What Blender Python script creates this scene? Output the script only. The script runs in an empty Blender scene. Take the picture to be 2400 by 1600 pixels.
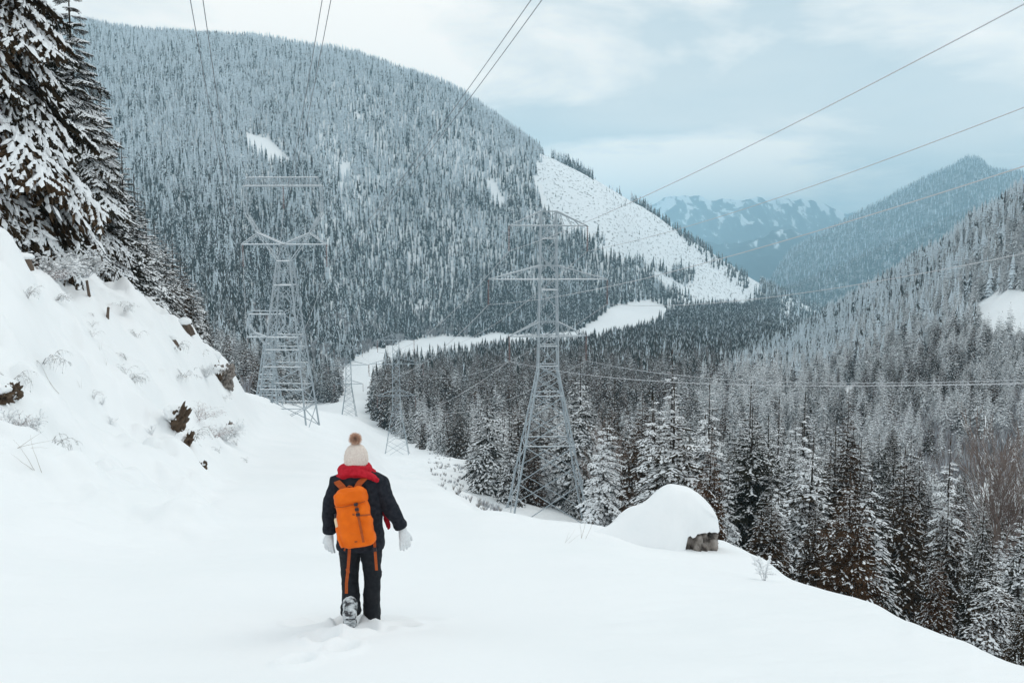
import bpy, bmesh, math, random
import numpy as np
from mathutils import Vector, Matrix, Quaternion

# ------------------------------------------------------------------ camera, sky, sun, exposure
SC = bpy.context.scene
COL = SC.collection
RAD = math.radians
F = 2287.0                      # focal length in units of a 2352 wide picture (35 mm lens)
PITCH = math.atan((784 - 560) / F)
CP, SP = math.cos(PITCH), math.sin(PITCH)

cam_data = bpy.data.cameras.new('camera')
cam_data.lens = 35.0
cam_data.sensor_width = 36.0
cam_data.clip_start = 0.1
cam_data.clip_end = 60000
cam = bpy.data.objects.new('camera', cam_data)
COL.objects.link(cam)
cam.location = (0, 0, 0)
cam.rotation_euler = (math.pi / 2 - PITCH, 0, 0)
SC.camera = cam

SUN_EL, SUN_AZ = RAD(48), RAD(38)          # azimuth clockwise from +Y
world = bpy.data.worlds.new('World')
SC.world = world
world.use_nodes = True
wn, wl = world.node_tree.nodes, world.node_tree.links
wn.clear()
def W(t, **kw):
    n = wn.new(t)
    for k, v in kw.items():
        setattr(n, k, v)
    return n
out = W('ShaderNodeOutputWorld'); bg = W('ShaderNodeBackground')
bg.inputs['Strength'].default_value = 0.1
wl.new(bg.outputs[0], out.inputs[0])
sky = W('ShaderNodeTexSky', sky_type='NISHITA')
sky.sun_disc = False
sky.sun_elevation = SUN_EL
sky.sun_rotation = SUN_AZ
tc = W('ShaderNodeTexCoord')
sep = W('ShaderNodeSeparateXYZ')
wl.new(tc.outputs['Generated'], sep.inputs[0])
def M(op, a, b=None, c=None):
    n = W('ShaderNodeMath', operation=op)
    for i, s in enumerate((a, b, c)):
        if s is None: continue
        if isinstance(s, (int, float)): n.inputs[i].default_value = s
        else: wl.new(s, n.inputs[i])
    return n.outputs[0]
zc = M('MAXIMUM', sep.outputs[2], 0.0)
zd = M('ADD', zc, 0.16)
cx = M('DIVIDE', sep.outputs[0], zd)
cy = M('DIVIDE', sep.outputs[1], zd)
cv = W('ShaderNodeCombineXYZ')
wl.new(cx, cv.inputs[0]); wl.new(cy, cv.inputs[1])
def wnoise(scale, detail, off, rough=0.55):
    mp = W('ShaderNodeMapping')
    mp.inputs['Location'].default_value = off
    mp.inputs['Scale'].default_value = (1.0, 1.0, 1.0)
    wl.new(cv.outputs[0], mp.inputs[0])
    n = W('ShaderNodeTexNoise')
    n.inputs['Scale'].default_value = scale
    n.inputs['Detail'].default_value = detail
    n.inputs['Roughness'].default_value = rough
    n.inputs['Distortion'].default_value = 0.35
    wl.new(mp.outputs[0], n.inputs['Vector'])
    return n.outputs['Fac']
def ramp(fac, pts):
    r = W('ShaderNodeValToRGB')
    el = r.color_ramp.elements
    while len(el) < len(pts): el.new(0.5)
    for e, (p, c) in zip(el, pts):
        e.position = p; e.color = (*c, 1) if len(c) == 3 else c
    wl.new(fac, r.inputs[0])
    return r.outputs[0]
n_big = wnoise(0.55, 5, (10.11, 11.78, 0.31))
n_gap = wnoise(0.8, 6, (4.85, 15.95, 3.73))
base = ramp(n_big, [(0.30, (0.60, 0.74, 0.81)), (0.48, (0.75, 0.85, 0.89)), (0.66, (0.90, 0.95, 0.96))])
gap = ramp(n_gap, [(0.46, (0, 0, 0)), (0.60, (1, 1, 1))])
mixg = W('ShaderNodeMix', data_type='RGBA')
wl.new(gap, mixg.inputs['Factor'])
wl.new(base, mixg.inputs[6]); mixg.inputs[7].default_value = (1.24, 1.20, 1.14, 1)
# an overcast sky is brighter overhead than at the horizon
gain = M("MULTIPLY_ADD", zc, 0.25, 0.97)
scl = W('ShaderNodeVectorMath', operation='SCALE')
wl.new(mixg.outputs[2], scl.inputs[0]); wl.new(M('MULTIPLY', gain, 10.0), scl.inputs['Scale'])
mixn = W('ShaderNodeMix', data_type='RGBA')
mixn.inputs['Factor'].default_value = 0.93
wl.new(sky.outputs[0], mixn.inputs[6]); wl.new(scl.outputs[0], mixn.inputs[7])
wl.new(mixn.outputs[2], bg.inputs['Color'])

sun_d = bpy.data.lights.new('sun', 'SUN')
sun_d.energy = 0.5
sun_d.angle = RAD(35)
sun_d.color = (1.0, 0.96, 0.90)
sun = bpy.data.objects.new('sun', sun_d)
COL.objects.link(sun)
sd = Vector((math.sin(SUN_AZ) * math.cos(SUN_EL), math.cos(SUN_AZ) * math.cos(SUN_EL), math.sin(SUN_EL)))
sun.rotation_euler = sd.to_track_quat('Z', 'Y').to_euler()

vs = SC.view_settings
vs.view_transform = 'Standard'
vs.look = 'None'
vs.exposure = -0.10
vs.gamma = 1.0
vs.use_curve_mapping = False
SC.cycles.max_bounces = 5
SC.cycles.diffuse_bounces = 3
SC.cycles.glossy_bounces = 1
SC.cycles.transmission_bounces = 1
SC.cycles.volume_bounces = 2
SC.cycles.transparent_max_bounces = 4
SC.cycles.caustics_reflective = False
SC.cycles.caustics_refractive = False
SC.cycles.use_denoising = True
SC.cycles.denoiser = "OPENIMAGEDENOISE"
SC.cycles.denoising_input_passes = "RGB_ALBEDO_NORMAL"
SC.cycles.denoising_prefilter = "ACCURATE"

# ------------------------------------------------------------------ helpers
rng = np.random.default_rng(11)
random.seed(5)

def ratio(v):                       # picture row -> height / distance
    t = (784 - v) / F
    return (-SP + CP * t) / (CP + SP * t)
def row(r):
    t = (SP + CP * r) / (CP - SP * r)
    return 784 - F * t
def P(u, v, y):                     # the point at distance y that stands at (u, v) in the photograph
    r = ratio(v)
    return Vector(((u - 1176) / F * y * (CP - SP * r), y, y * r))

def tag(o, label=None, cat=None, group=None, kind=None):
    if label: o['label'] = label
    if cat: o['category'] = cat
    if group: o['group'] = group
    if kind: o['kind'] = kind
    return o
def link(name, data, parent=None):
    o = bpy.data.objects.new(name, data)
    COL.objects.link(o)
    if parent is not None: o.parent = parent
    return o
def empty(name, loc=(0, 0, 0), rz=0.0):
    o = link(name, None)
    o.location = loc
    o.rotation_euler = (0, 0, rz)
    o.empty_display_size = 0.1
    return o
def mesh_np(name, verts, faces, mats, fmat=None, smooth=False):
    """verts (n,3); faces list of index tuples or (m,k) array."""
    me = bpy.data.meshes.new(name)
    verts = np.asarray(verts, dtype=np.float32)
    if isinstance(faces, np.ndarray):
        k = faces.shape[1]
        me.vertices.add(len(verts)); me.vertices.foreach_set('co', verts.ravel())
        me.loops.add(faces.size); me.loops.foreach_set('vertex_index', faces.astype(np.int32).ravel())
        me.polygons.add(len(faces))
        me.polygons.foreach_set('loop_start', np.arange(0, faces.size, k, dtype=np.int32))
    else:
        me.from_pydata(verts.tolist(), [], faces)
    for m in (mats if isinstance(mats, (list, tuple)) else [mats]):
        me.materials.append(m)
    if fmat is not None:
        me.polygons.foreach_set('material_index', np.asarray(fmat, dtype=np.int32))
    if smooth:
        me.polygons.foreach_set('use_smooth', np.ones(len(me.polygons), dtype=bool))
    me.update(calc_edges=True)
    me.validate()
    return me

def _h(ix, iy, seed):
    n = (ix.astype(np.int64) * 374761393 + iy.astype(np.int64) * 668265263 + seed * 974634817) & 0xFFFFFFFF
    n = ((n ^ (n >> 13)) * 1274126177) & 0xFFFFFFFF
    n = n ^ (n >> 16)
    return (n & 0xFFFF) / 65535.0
def vnoise(x, y, seed=0):
    x = np.asarray(x, float); y = np.asarray(y, float)
    ix, iy = np.floor(x), np.floor(y)
    fx, fy = x - ix, y - iy
    fx = fx * fx * fx * (fx * (fx * 6 - 15) + 10); fy = fy * fy * fy * (fy * (fy * 6 - 15) + 10)
    a = _h(ix, iy, seed); b = _h(ix + 1, iy, seed); c = _h(ix, iy + 1, seed); d = _h(ix + 1, iy + 1, seed)
    return (a + (b - a) * fx) * (1 - fy) + (c + (d - c) * fx) * fy
def fbm(x, y, seed=0, octs=4, gain=0.5):
    s = np.zeros_like(np.asarray(x, float)); a, tot = 1.0, 0.0
    for k in range(octs):
        s += a * (vnoise(x * 2 ** k + 17.3 * k, y * 2 ** k - 9.1 * k, seed + k) - 0.5)
        tot += a; a *= gain
    return s / tot * 2.0                      # about -1 .. 1
def sstep(a, b, x):
    t = np.clip((x - a) / (b - a), 0, 1)
    return t * t * (3 - 2 * t)
def in_poly(px, py, poly):
    px = np.asarray(px); py = np.asarray(py)
    r = np.zeros(px.shape, bool)
    n = len(poly)
    for i in range(n):
        x0, y0 = poly[i]; x1, y1 = poly[(i + 1) % n]
        c = (y0 > py) != (y1 > py)
        with np.errstate(divide='ignore', invalid='ignore'):
            xs = (x1 - x0) * (py - y0) / (y1 - y0 + 1e-12) + x0
        r ^= c & (px < xs)
    return r

# ------------------------------------------------------------------ materials
def mat(name, color=(0.5, 0.5, 0.5), rough=0.7, metal=0.0, spec=0.3):
    m = bpy.data.materials.new(name)
    m.use_nodes = True
    b = m.node_tree.nodes['Principled BSDF']
    b.inputs['Base Color'].default_value = (*color, 1)
    b.inputs['Roughness'].default_value = rough
    b.inputs['Metallic'].default_value = metal
    b.inputs['Specular IOR Level'].default_value = spec
    return m
def noisy(name, stops, scale, rough=0.8, detail=5, bump=0.0, bscale=None, spec=0.3, metal=0.0, coord='Object', objrand=None, stretch=None):
    """base colour from a noise ramp, with optional bump and per-object variation."""
    m = mat(name, stops[0][1], rough, metal, spec)
    nt = m.node_tree; N, L = nt.nodes, nt.links
    b = N['Principled BSDF']
    t = N.new('ShaderNodeTexCoord'); src = t.outputs[coord]
    if stretch:
        mp = N.new('ShaderNodeMapping'); mp.inputs['Scale'].default_value = stretch
        L.new(src, mp.inputs[0]); src = mp.outputs[0]
    n = N.new('ShaderNodeTexNoise')
    n.inputs['Scale'].default_value = scale; n.inputs['Detail'].default_value = detail
    L.new(src, n.inputs['Vector'])
    r = N.new('ShaderNodeValToRGB'); el = r.color_ramp.elements
    while len(el) < len(stops): el.new(0.5)
    for e, (p, c) in zip(el, stops):
        e.position = p; e.color = (*c, 1)
    L.new(n.outputs['Fac'], r.inputs[0])
    colr = r.outputs[0]
    if objrand:
        oi = N.new('ShaderNodeObjectInfo')
        r2 = N.new('ShaderNodeValToRGB'); e2 = r2.color_ramp.elements
        while len(e2) < len(objrand): e2.new(0.5)
        for i, (e, c) in enumerate(zip(e2, objrand)):
            e.position = i / (len(objrand) - 1); e.color = (*c, 1)
        L.new(oi.outputs['Random'], r2.inputs[0])
        mx = N.new('ShaderNodeMix'); mx.data_type = 'RGBA'; mx.blend_type = 'MULTIPLY'
        mx.inputs['Factor'].default_value = 1
        L.new(colr, mx.inputs[6]); L.new(r2.outputs[0], mx.inputs[7])
        colr = mx.outputs[2]
    L.new(colr, b.inputs['Base Color'])
    if bump:
        n2 = N.new('ShaderNodeTexNoise'); n2.inputs['Scale'].default_value = bscale or scale * 3
        n2.inputs['Detail'].default_value = 6
        L.new(src, n2.inputs['Vector'])
        bp = N.new('ShaderNodeBump'); bp.inputs['Strength'].default_value = bump
        bp.inputs['Distance'].default_value = 0.03
        L.new(n2.outputs['Fac'], bp.inputs['Height'])
        L.new(bp.outputs[0], b.inputs['Normal'])
    return m
M_SNOW = noisy('snow_ground', [(0.3, (0.86, 0.88, 0.89)), (0.7, (0.90, 0.91, 0.92))], 0.35, rough=0.75, bump=0.25, bscale=6.0, spec=0.15)
M_LOAD = mat('snow_load', (0.90, 0.92, 0.94), 0.8, 0, 0.1)
M_NEEDLE = noisy('needles', [(0.35, (0.019, 0.018, 0.012)), (0.65, (0.054, 0.039, 0.023))], 9.0, rough=0.9, spec=0.1,
                 objrand=[(0.75, 0.9, 0.95), (1.0, 1.0, 1.0), (1.35, 1.0, 0.8)])
M_CEDAR = noisy('cedar_needles', [(0.35, (0.034, 0.021, 0.012)), (0.65, (0.085, 0.050, 0.027))], 9.0, rough=0.9, spec=0.1,
                objrand=[(0.8, 0.9, 0.9), (1.0, 1.0, 1.0), (1.3, 1.05, 0.9)])
M_BARK = noisy('bark', [(0.35, (0.035, 0.028, 0.024)), (0.65, (0.085, 0.068, 0.055))], 14.0, rough=0.95, bump=0.6, stretch=(1, 1, 0.15))
M_TWIG = noisy('twigs', [(0.3, (0.15, 0.11, 0.095)), (0.7, (0.30, 0.235, 0.205))], 3.0, rough=0.9)
M_FROST = noisy('frosted_twigs', [(0.3, (0.30, 0.30, 0.33)), (0.7, (0.62, 0.66, 0.70))], 3.0, rough=0.9)
M_WOOD = noisy('weathered_wood', [(0.3, (0.05, 0.034, 0.024)), (0.7, (0.15, 0.11, 0.085))], 6.0, rough=0.9, bump=0.8, stretch=(1, 1, 0.12))
M_ROCK = noisy('rock', [(0.36, (0.05, 0.042, 0.038)), (0.48, (0.20, 0.175, 0.155)), (0.66, (0.36, 0.325, 0.30))], 7.0, rough=0.9, bump=1.0, bscale=9.0)
M_SOIL = noisy('soil', [(0.3, (0.045, 0.028, 0.018)), (0.7, (0.13, 0.09, 0.06))], 8.0, rough=0.95, bump=1.0)
# ------------------------------------------------------------------ the land: one height field, given as a profile for each bearing
def ZZ(y, z): return (y, row(z / y))
near0 = [(2.5, 2150), (4, 1825)]
def tail(v4000, *more):
    return [(4000, v4000)] + list(more)
FLOOR = [ZZ(9500, -330), ZZ(17000, -380)]
COLS = {
 -900: [(2.5, 2100), (4, 1760), (6.5, 1440), (9, 1230), (12.5, 1000), (18, 700), (24, 450), (32, 330), (60, 300), (150, 250), (500, 200), (1000, 150), (2600, 20), (3800, 200), ZZ(9500, -300), ZZ(17000, -380)],
 -300: [(2.5, 2120), (4, 1790), (6.5, 1490), (9, 1320), (12.5, 1130), (18, 850), (24, 610), (32, 460), (45, 455), (80, 500), (200, 600), (500, 650), (1000, 560), (2600, 45), (3600, 200), ZZ(9500, -300), ZZ(17000, -380)],
 0:    near0 + [(6.5, 1535), (9, 1385), (12.5, 1225), (16, 1080), (20, 900), (25, 690), (29, 575), (31, 562), (36, 580), (60, 640), (120, 720), (300, 800), (700, 760), (1000, 650), (2600, 62), (3600, 170)] + FLOOR,
 150:  near0 + [(6.5, 1550), (9, 1402), (12.5, 1258), (18, 1090), (24, 925), (31, 735), (37, 628), (40, 615), (46, 640), (80, 705), (300, 800), (700, 765), (1000, 650), (2600, 58), (3600, 170)] + FLOOR,
 300:  near0 + [(6.5, 1562), (9, 1415), (12.5, 1282), (18, 1152), (26, 1010), (36, 810), (45, 670), (48, 655), (56, 688), (90, 735), (300, 815), (700, 795), (1000, 665), (2600, 76), (3600, 170)] + FLOOR,
 430:  near0 + [(6.5, 1566), (9, 1420), (12.5, 1291), (18, 1180), (28, 1070), (40, 930), (54, 775), (59, 752), (70, 780), (120, 825), (300, 855), (700, 835), (1000, 695), (2600, 90), (3600, 170)] + FLOOR,
 520:  near0 + [(6.5, 1567), (9, 1424), (12.5, 1296), (18, 1190), (30, 1092), (45, 1005), (62, 900), (76, 840), (90, 868), (140, 895), (300, 890), (700, 855), (1000, 715), (2600, 103), (3600, 170)] + FLOOR,
 600:  near0 + [(6.5, 1568), (9, 1425), (12.5, 1298), (18, 1196), (30, 1102), (42, 1055), (62, 1005), (95, 935), (130, 915), (200, 925), (300, 932), (500, 915), (800, 855), (1100, 745), (2600, 113), (3600, 180)] + FLOOR,
 720:  near0 + [(6.5, 1568), (9, 1425), (12.5, 1300), (18, 1198), (30, 1106), (42, 1062), (62, 1028), (105, 1002), (140, 985), (200, 958), (260, 945), (350, 946), (480, 945), (700, 925), (900, 885), (1200, 758), (2600, 131), (3600, 190)] + FLOOR,
 800:  near0 + [(6.5, 1568), (9, 1425), (12.5, 1300), (18, 1198), (30, 1106), (42, 1084), (62, 1060), (105, 1030), (140, 1012), (200, 992), (300, 975), (400, 962), (480, 955), (620, 925), (800, 893), (1050, 862), (1250, 822), (1500, 742), (2600, 143), (3600, 200)] + FLOOR,
 900:  near0 + [(6.5, 1568), (9, 1425), (12.5, 1300), (18, 1196), (25, 1135), (32, 1106), (45, 1116), (80, 1110), (150, 1090), (220, 1067), (293, 1045), (400, 1000), (520, 955), (650, 920), (800, 885), (1100, 845), (1300, 815), (1500, 785), (1700, 740), (2600, 173), (3600, 230)] + FLOOR,
 1000: near0 + [(6.5, 1568), (9, 1425), (12.5, 1300), (18, 1200), (25, 1137), (28, 1121), (32, 1126), (60, 1138), (100, 1122), (160, 1096), (230, 1067), (293, 1045), (400, 1000), (550, 940), (700, 905), (1100, 850), (1400, 803), (1560, 784), (1750, 742), (2550, 208), (3500, 260)] + FLOOR,
 1130: near0 + [(6.5, 1568), (9, 1426), (12.5, 1300), (16, 1220), (20, 1178), (24, 1192), (40, 1204), (70, 1195), (110, 1168), (160, 1132), (230, 1087), (300, 1050), (420, 990), (600, 925), (800, 885), (1100, 842), (1400, 800), (1560, 780), (1800, 737), (2550, 280), (3500, 330)] + FLOOR,
 1250: near0 + [(6.5, 1568), (9, 1427), (12.5, 1301), (16, 1222), (18.5, 1194), (22, 1212), (40, 1235), (70, 1228), (110, 1200), (150, 1162), (220, 1095), (300, 1045), (440, 965), (700, 890), (1100, 838), (1400, 798), (1620, 772), (1850, 725), (2550, 358), (3400, 400)] + FLOOR,
 1400: near0 + [(6.5, 1569), (9, 1429), (12.5, 1303), (15.5, 1240), (18, 1211), (22, 1232), (38, 1268), (65, 1268), (105, 1235), (150, 1192), (220, 1115), (300, 1052), (450, 968), (700, 892), (1100, 834), (1450, 788), (1700, 757), (1900, 722), (2600, 435), (3400, 480)] + FLOOR,
 1500: near0 + [(6.5, 1569), (9, 1432), (12.5, 1308), (14.5, 1274), (17, 1264), (20, 1275), (35, 1302), (60, 1302), (100, 1266), (150, 1212), (220, 1132), (300, 1062), (450, 975), (700, 895), (1100, 832), (1500, 782), (1900, 737), (2200, 702), (2700, 494), (3400, 540)] + FLOOR,
 1640: near0 + [(6.5, 1570), (9, 1437), (12.5, 1320), (13.6, 1300), (15, 1302), (17, 1254), (18.5, 1242), (22, 1275), (35, 1345), (60, 1340), (100, 1286), (150, 1220), (220, 1140), (300, 1070), (450, 983), (650, 910), (900, 862), (1200, 828), (1600, 778), (2000, 738), (2400, 702), (2900, 582), (3400, 640)] + FLOOR,
 1740: near0 + [(6.5, 1570), (9, 1440), (12.3, 1330), (13.2, 1316), (14.6, 1318), (16, 1290), (17.2, 1281), (20, 1306), (35, 1370), (60, 1358), (100, 1298), (150, 1226), (220, 1146), (300, 1076), (450, 987), (620, 915), (850, 868), (1150, 832), (1500, 790), (2000, 745), (2500, 710), (3000, 645), (3500, 700), (4600, 700), ZZ(7000, -330), ZZ(11000, -350), ZZ(17000, -380)],
 1820: near0 + [(6.5, 1571), (9, 1442), (12, 1340), (12.9, 1326), (15, 1340), (25, 1385), (40, 1395), (65, 1370), (105, 1296), (155, 1222), (220, 1148), (300, 1078), (450, 987), (630, 903), (820, 862), (1100, 815), (1300, 790), (1600, 788), (2100, 750), (2600, 715), (3000, 690), (3500, 720), (4700, 660), (5200, 665), (7000, 575), (8000, 640), ZZ(11000, -350), ZZ(17000, -380)],
 1900: near0 + [(6.5, 1572), (9, 1445), (11.2, 1366), (12.2, 1348), (15, 1368), (25, 1415), (45, 1420), (70, 1372), (110, 1292), (160, 1216), (220, 1150), (300, 1080), (450, 985), (650, 890), (800, 850), (1100, 792), (1380, 738), (1700, 775), (2200, 765), (2600, 740), (3000, 725), (3500, 730), (4700, 628), (5200, 640), (7000, 530), (8000, 600), ZZ(11000, -350), ZZ(17000, -380)],
 2000: near0 + [(6.5, 1576), (9, 1450), (10.6, 1388), (11.4, 1380), (14, 1408), (22, 1460), (38, 1468), (60, 1425), (95, 1335), (145, 1242), (210, 1160), (300, 1066), (450, 958), (680, 835), (1000, 728), (1280, 672), (1600, 710), (2300, 745), (3000, 740), (3500, 738), (4700, 585), (5300, 600), (7000, 478), (8000, 560), ZZ(11000, -350), ZZ(17000, -380)],
 2100: near0 + [(6.5, 1580), (8, 1496), (9.6, 1428), (10.3, 1420), (12, 1440), (18, 1505), (30, 1528), (50, 1485), (80, 1392), (130, 1272), (200, 1162), (300, 1050), (450, 930), (700, 795), (1000, 672), (1200, 612), (1500, 650), (2500, 725), (3600, 740), (4700, 540), (5300, 560), (7000, 425), (8000, 500), ZZ(11000, -350), ZZ(17000, -380)],
 2230: near0 + [(6.5, 1588), (8, 1498), (8.9, 1470), (9.6, 1468), (12, 1500), (18, 1560), (30, 1572), (50, 1515), (80, 1408), (130, 1272), (200, 1148), (300, 1022), (450, 885), (680, 712), (900, 590), (1080, 528), (1400, 590), (2500, 715), (3600, 740), (4700, 488), (5300, 520), (7000, 369), (8000, 450), ZZ(11000, -350), ZZ(17000, -380)],
 2352: near0 + [(6.5, 1602), (7.5, 1538), (8.2, 1522), (9, 1526), (11, 1560), (16, 1612), (30, 1612), (50, 1542), (80, 1422), (130, 1270), (200, 1130), (300, 1000), (450, 850), (650, 645), (850, 510), (1000, 452), (1300, 530), (2500, 710), (3600, 735), (4700, 440), (5300, 480), (7000, 400), (8000, 450), ZZ(11000, -350), ZZ(17000, -380)],
 2650: [(2.5, 2160), (4, 1840), (6, 1650), (7, 1606), (9, 1640), (16, 1655), (30, 1605), (50, 1502), (80, 1362), (130, 1200), (200, 1060), (300, 900), (450, 700), (650, 470), (900, 290), (1200, 220), (1600, 330), (3600, 700), (4700, 380), (7000, 430), (8000, 470), ZZ(11000, -350), ZZ(17000, -380)],
 3300: [(2.5, 2160), (4, 1860), (6, 1690), (9, 1680), (16, 1660), (30, 1590), (50, 1480), (80, 1330), (130, 1150), (200, 990), (300, 820), (450, 620), (650, 400), (900, 200), (1200, 120), (1600, 250), (3600, 700), (4700, 380), (7000, 430), (8000, 470), ZZ(11000, -350), ZZ(17000, -380)],
}
def pchip(x, y, xi):
    """x (n,), y (n, k) -> (len(xi), k) monotone cubic."""
    x = np.asarray(x, float); y = np.asarray(y, float)
    if y.ndim == 1: y = y[:, None]
    h = np.diff(x)[:, None]; d = np.diff(y, axis=0) / h
    m = np.zeros_like(y)
    w1 = 2 * h[1:] + h[:-1]; w2 = h[1:] + 2 * h[:-1]
    with np.errstate(divide='ignore', invalid='ignore'):
        mm = (w1 + w2) / (w1 / d[:-1] + w2 / d[1:])
    m[1:-1] = np.where(d[:-1] * d[1:] > 0, mm, 0)
    m[0] = d[0]; m[-1] = d[-1]
    xi = np.clip(xi, x[0], x[-1])
    i = np.clip(np.searchsorted(x, xi) - 1, 0, len(x) - 2)
    hh = (x[i + 1] - x[i])[:, None]; t = ((xi - x[i])[:, None]) / hh
    return ((2 * t**3 - 3 * t**2 + 1) * y[i] + (t**3 - 2 * t**2 + t) * hh * m[i]
            + (-2 * t**3 + 3 * t**2) * y[i + 1] + (t**3 - t**2) * hh * m[i + 1])
LY = np.concatenate([np.arange(math.log(2.6), math.log(5), 0.03), np.arange(math.log(5), math.log(22), 0.0055),
                     np.arange(math.log(22), math.log(700), 0.011), np.arange(math.log(700), math.log(17000), 0.014)])
US = np.concatenate([np.arange(-900, -40, 30), np.arange(-40, 2400, 7.0), np.arange(2400, 3301, 30)])
def between(u, a, b, v7):
    t = (u - a) / (b - a)
    ys = sorted({p[0] for p in COLS[a]} | {p[0] for p in COLS[b]})
    f_ = lambda c, y: float(np.interp(math.log(y), [math.log(p[0]) for p in c], [p[1] for p in c]))
    COLS[u] = [(y, v7 if y == 7000 else f_(COLS[a], y) * (1 - t) + f_(COLS[b], y) * t) for y in ys]
COLS[2230] = [(y, 366 if y == 7000 else v) for y, v in COLS[2230]]
for u_, v_ in ((2275, 392), (2252, 372)): between(u_, 2230, 2352, v_)
between(2180, 2100, 2230, 388); between(2060, 2000, 2100, 446)
cu = sorted(COLS)
prof = np.stack([pchip([math.log(p[0]) for p in COLS[u]], [ratio(p[1]) for p in COLS[u]], LY)[:, 0] for u in cu], axis=1)   # rows x cols
RT = pchip(cu, prof.T, US).T                     # (ny, nu) height / distance
YY = np.exp(LY)[:, None] * np.ones_like(RT)
TH = ((US - 1176) / F)[None, :] * np.ones_like(RT)
XX = TH * YY * (CP - SP * RT)
UU = US[None, :] * np.ones_like(RT)
# natural unevenness, larger with distance
Z = YY * RT
def amp(*pts):                                    # piecewise in ln(y)
    return np.interp(np.log(YY), [math.log(p[0]) for p in pts], [p[1] for p in pts])
Z += fbm(XX / 1.6, YY / 1.6, 3, 3) * amp((3, 0.02), (9, 0.03), (20, 0.04), (60, 0.10), (200, 0.2), (400, 0.0))
Z += fbm(XX / 3.6, YY / 2.6, 14, 2) * amp((4, 0.05), (8, 0.10), (20, 0.16), (45, 0.1), (80, 0))
bank = sstep(560, 420, UU) * sstep(11, 20, YY) * sstep(140, 90, YY)
Z += bank * (fbm(XX / 3.4, YY / 3.4, 8, 4) * 0.95 + np.maximum(fbm(XX / 1.3, YY / 1.3, 9, 3), -0.05) * 0.85)
Z += 0.018 * fbm((XX * 0.8 + YY * 0.6) / 0.9, (YY * 0.8 - XX * 0.6) / 0.28, 91, 3) * amp((5, 1), (12, 1), (40, 0.8), (80, 0)) * sstep(1.0, 2.5, np.abs(XX - 0.0 + 1.2))
knob = sstep(430, 500, UU) * sstep(620, 540, UU) * sstep(55, 66, YY) * sstep(120, 85, YY)
Z += knob * (np.maximum(fbm(XX / 2.2, YY / 2.2, 21, 3), -0.2) * 1.0)
lump = sstep(800, 860, UU) * sstep(1150, 1060, UU) * sstep(60, 90, YY) * sstep(420, 300, YY)
Z += lump * fbm(XX / 4.0, YY / 4.0, 31, 4) * 0.9
Z += fbm(XX / 14, YY / 14, 41, 3) * amp((30, 0), (80, 0.8), (400, 1.5), (1000, 1.5), (3000, 0))
Z += fbm(XX / 170, YY / 170, 51, 4) * amp((350, 0), (900, 7), (1500, 12), (4000, 16), (7000, 12), (17000, 25))
Z += fbm(XX / 520, YY / 520, 61, 4) * amp((700, 0), (1600, 12), (3000, 14), (4700, 22), (7000, 14), (9000, 20))
# trodden snow where the walker has come from and stands
def dent(x0, y0, rx, ry, d, ridge=0.35):
    global Z
    q = ((XX - x0) / rx) ** 2 + ((YY - y0) / ry) ** 2
    Z += -d * np.exp(-q * 1.5) + d * ridge * np.exp(-((np.sqrt(q) - 1.45) / 0.45) ** 2)
PERSON = P(824, 1428, 9.0)
for k in range(5):
    dent(PERSON.x + (0.13 if k % 2 else -0.10) + 0.03 * math.sin(k * 3) - 0.02 * k, PERSON.y - 0.05 - 0.42 * k, 0.10, 0.17, 0.19 - 0.012 * k, 0.28)
dent(PERSON.x - 0.05, PERSON.y - 0.30, 0.15, 0.22, 0.10, 0.2)
dent(PERSON.x + 0.28, PERSON.y + 0.12, 0.2, 0.14, 0.05)
dent(PERSON.x - 0.32, PERSON.y + 0.0, 0.14, 0.2, 0.04)
for k, (dx, dy, rx, ry, d) in enumerate(((-0.5, -0.15, 0.16, 0.12, 0.05), (0.42, -0.25, 0.14, 0.16, 0.06), (0.15, -0.55, 0.2, 0.12, 0.05), (-0.22, -0.75, 0.13, 0.18, 0.07), (0.5, 0.2, 0.22, 0.12, 0.045))):
    dent(PERSON.x + dx, PERSON.y + dy, rx, ry, d, 0.45)
RT = Z / YY
NY, NU = RT.shape
VV = 784 - F * ((SP + CP * RT) / (CP - SP * RT))
RUNMAX = np.maximum.accumulate(RT, axis=0)        # what nearer land hides

def grid_at(u, y, arr):
    fu = np.interp(u, US, np.arange(NU)); fy = np.interp(np.log(y), LY, np.arange(NY))
    i = np.clip(fy.astype(int), 0, NY - 2); j = np.clip(fu.astype(int), 0, NU - 2)
    a, b = fy - i, fu - j
    return (arr[i, j] * (1 - b) + arr[i, j + 1] * b) * (1 - a) + (arr[i + 1, j] * (1 - b) + arr[i + 1, j + 1] * b) * a
def on_ground(u, y):
    """the point of the land at bearing u and distance y."""
    r = float(grid_at(np.array([u], float), np.array([y], float), RT)[0])
    return Vector(((u - 1176) / F * y * (CP - SP * r), y, y * r))
def ground_z(x, y):
    r = -0.2
    for _ in range(4):
        u = x / (y * (CP - SP * r)) * F + 1176
        r = float(grid_at(np.array([u]), np.array([y]), RT)[0])
    return r * y

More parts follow.
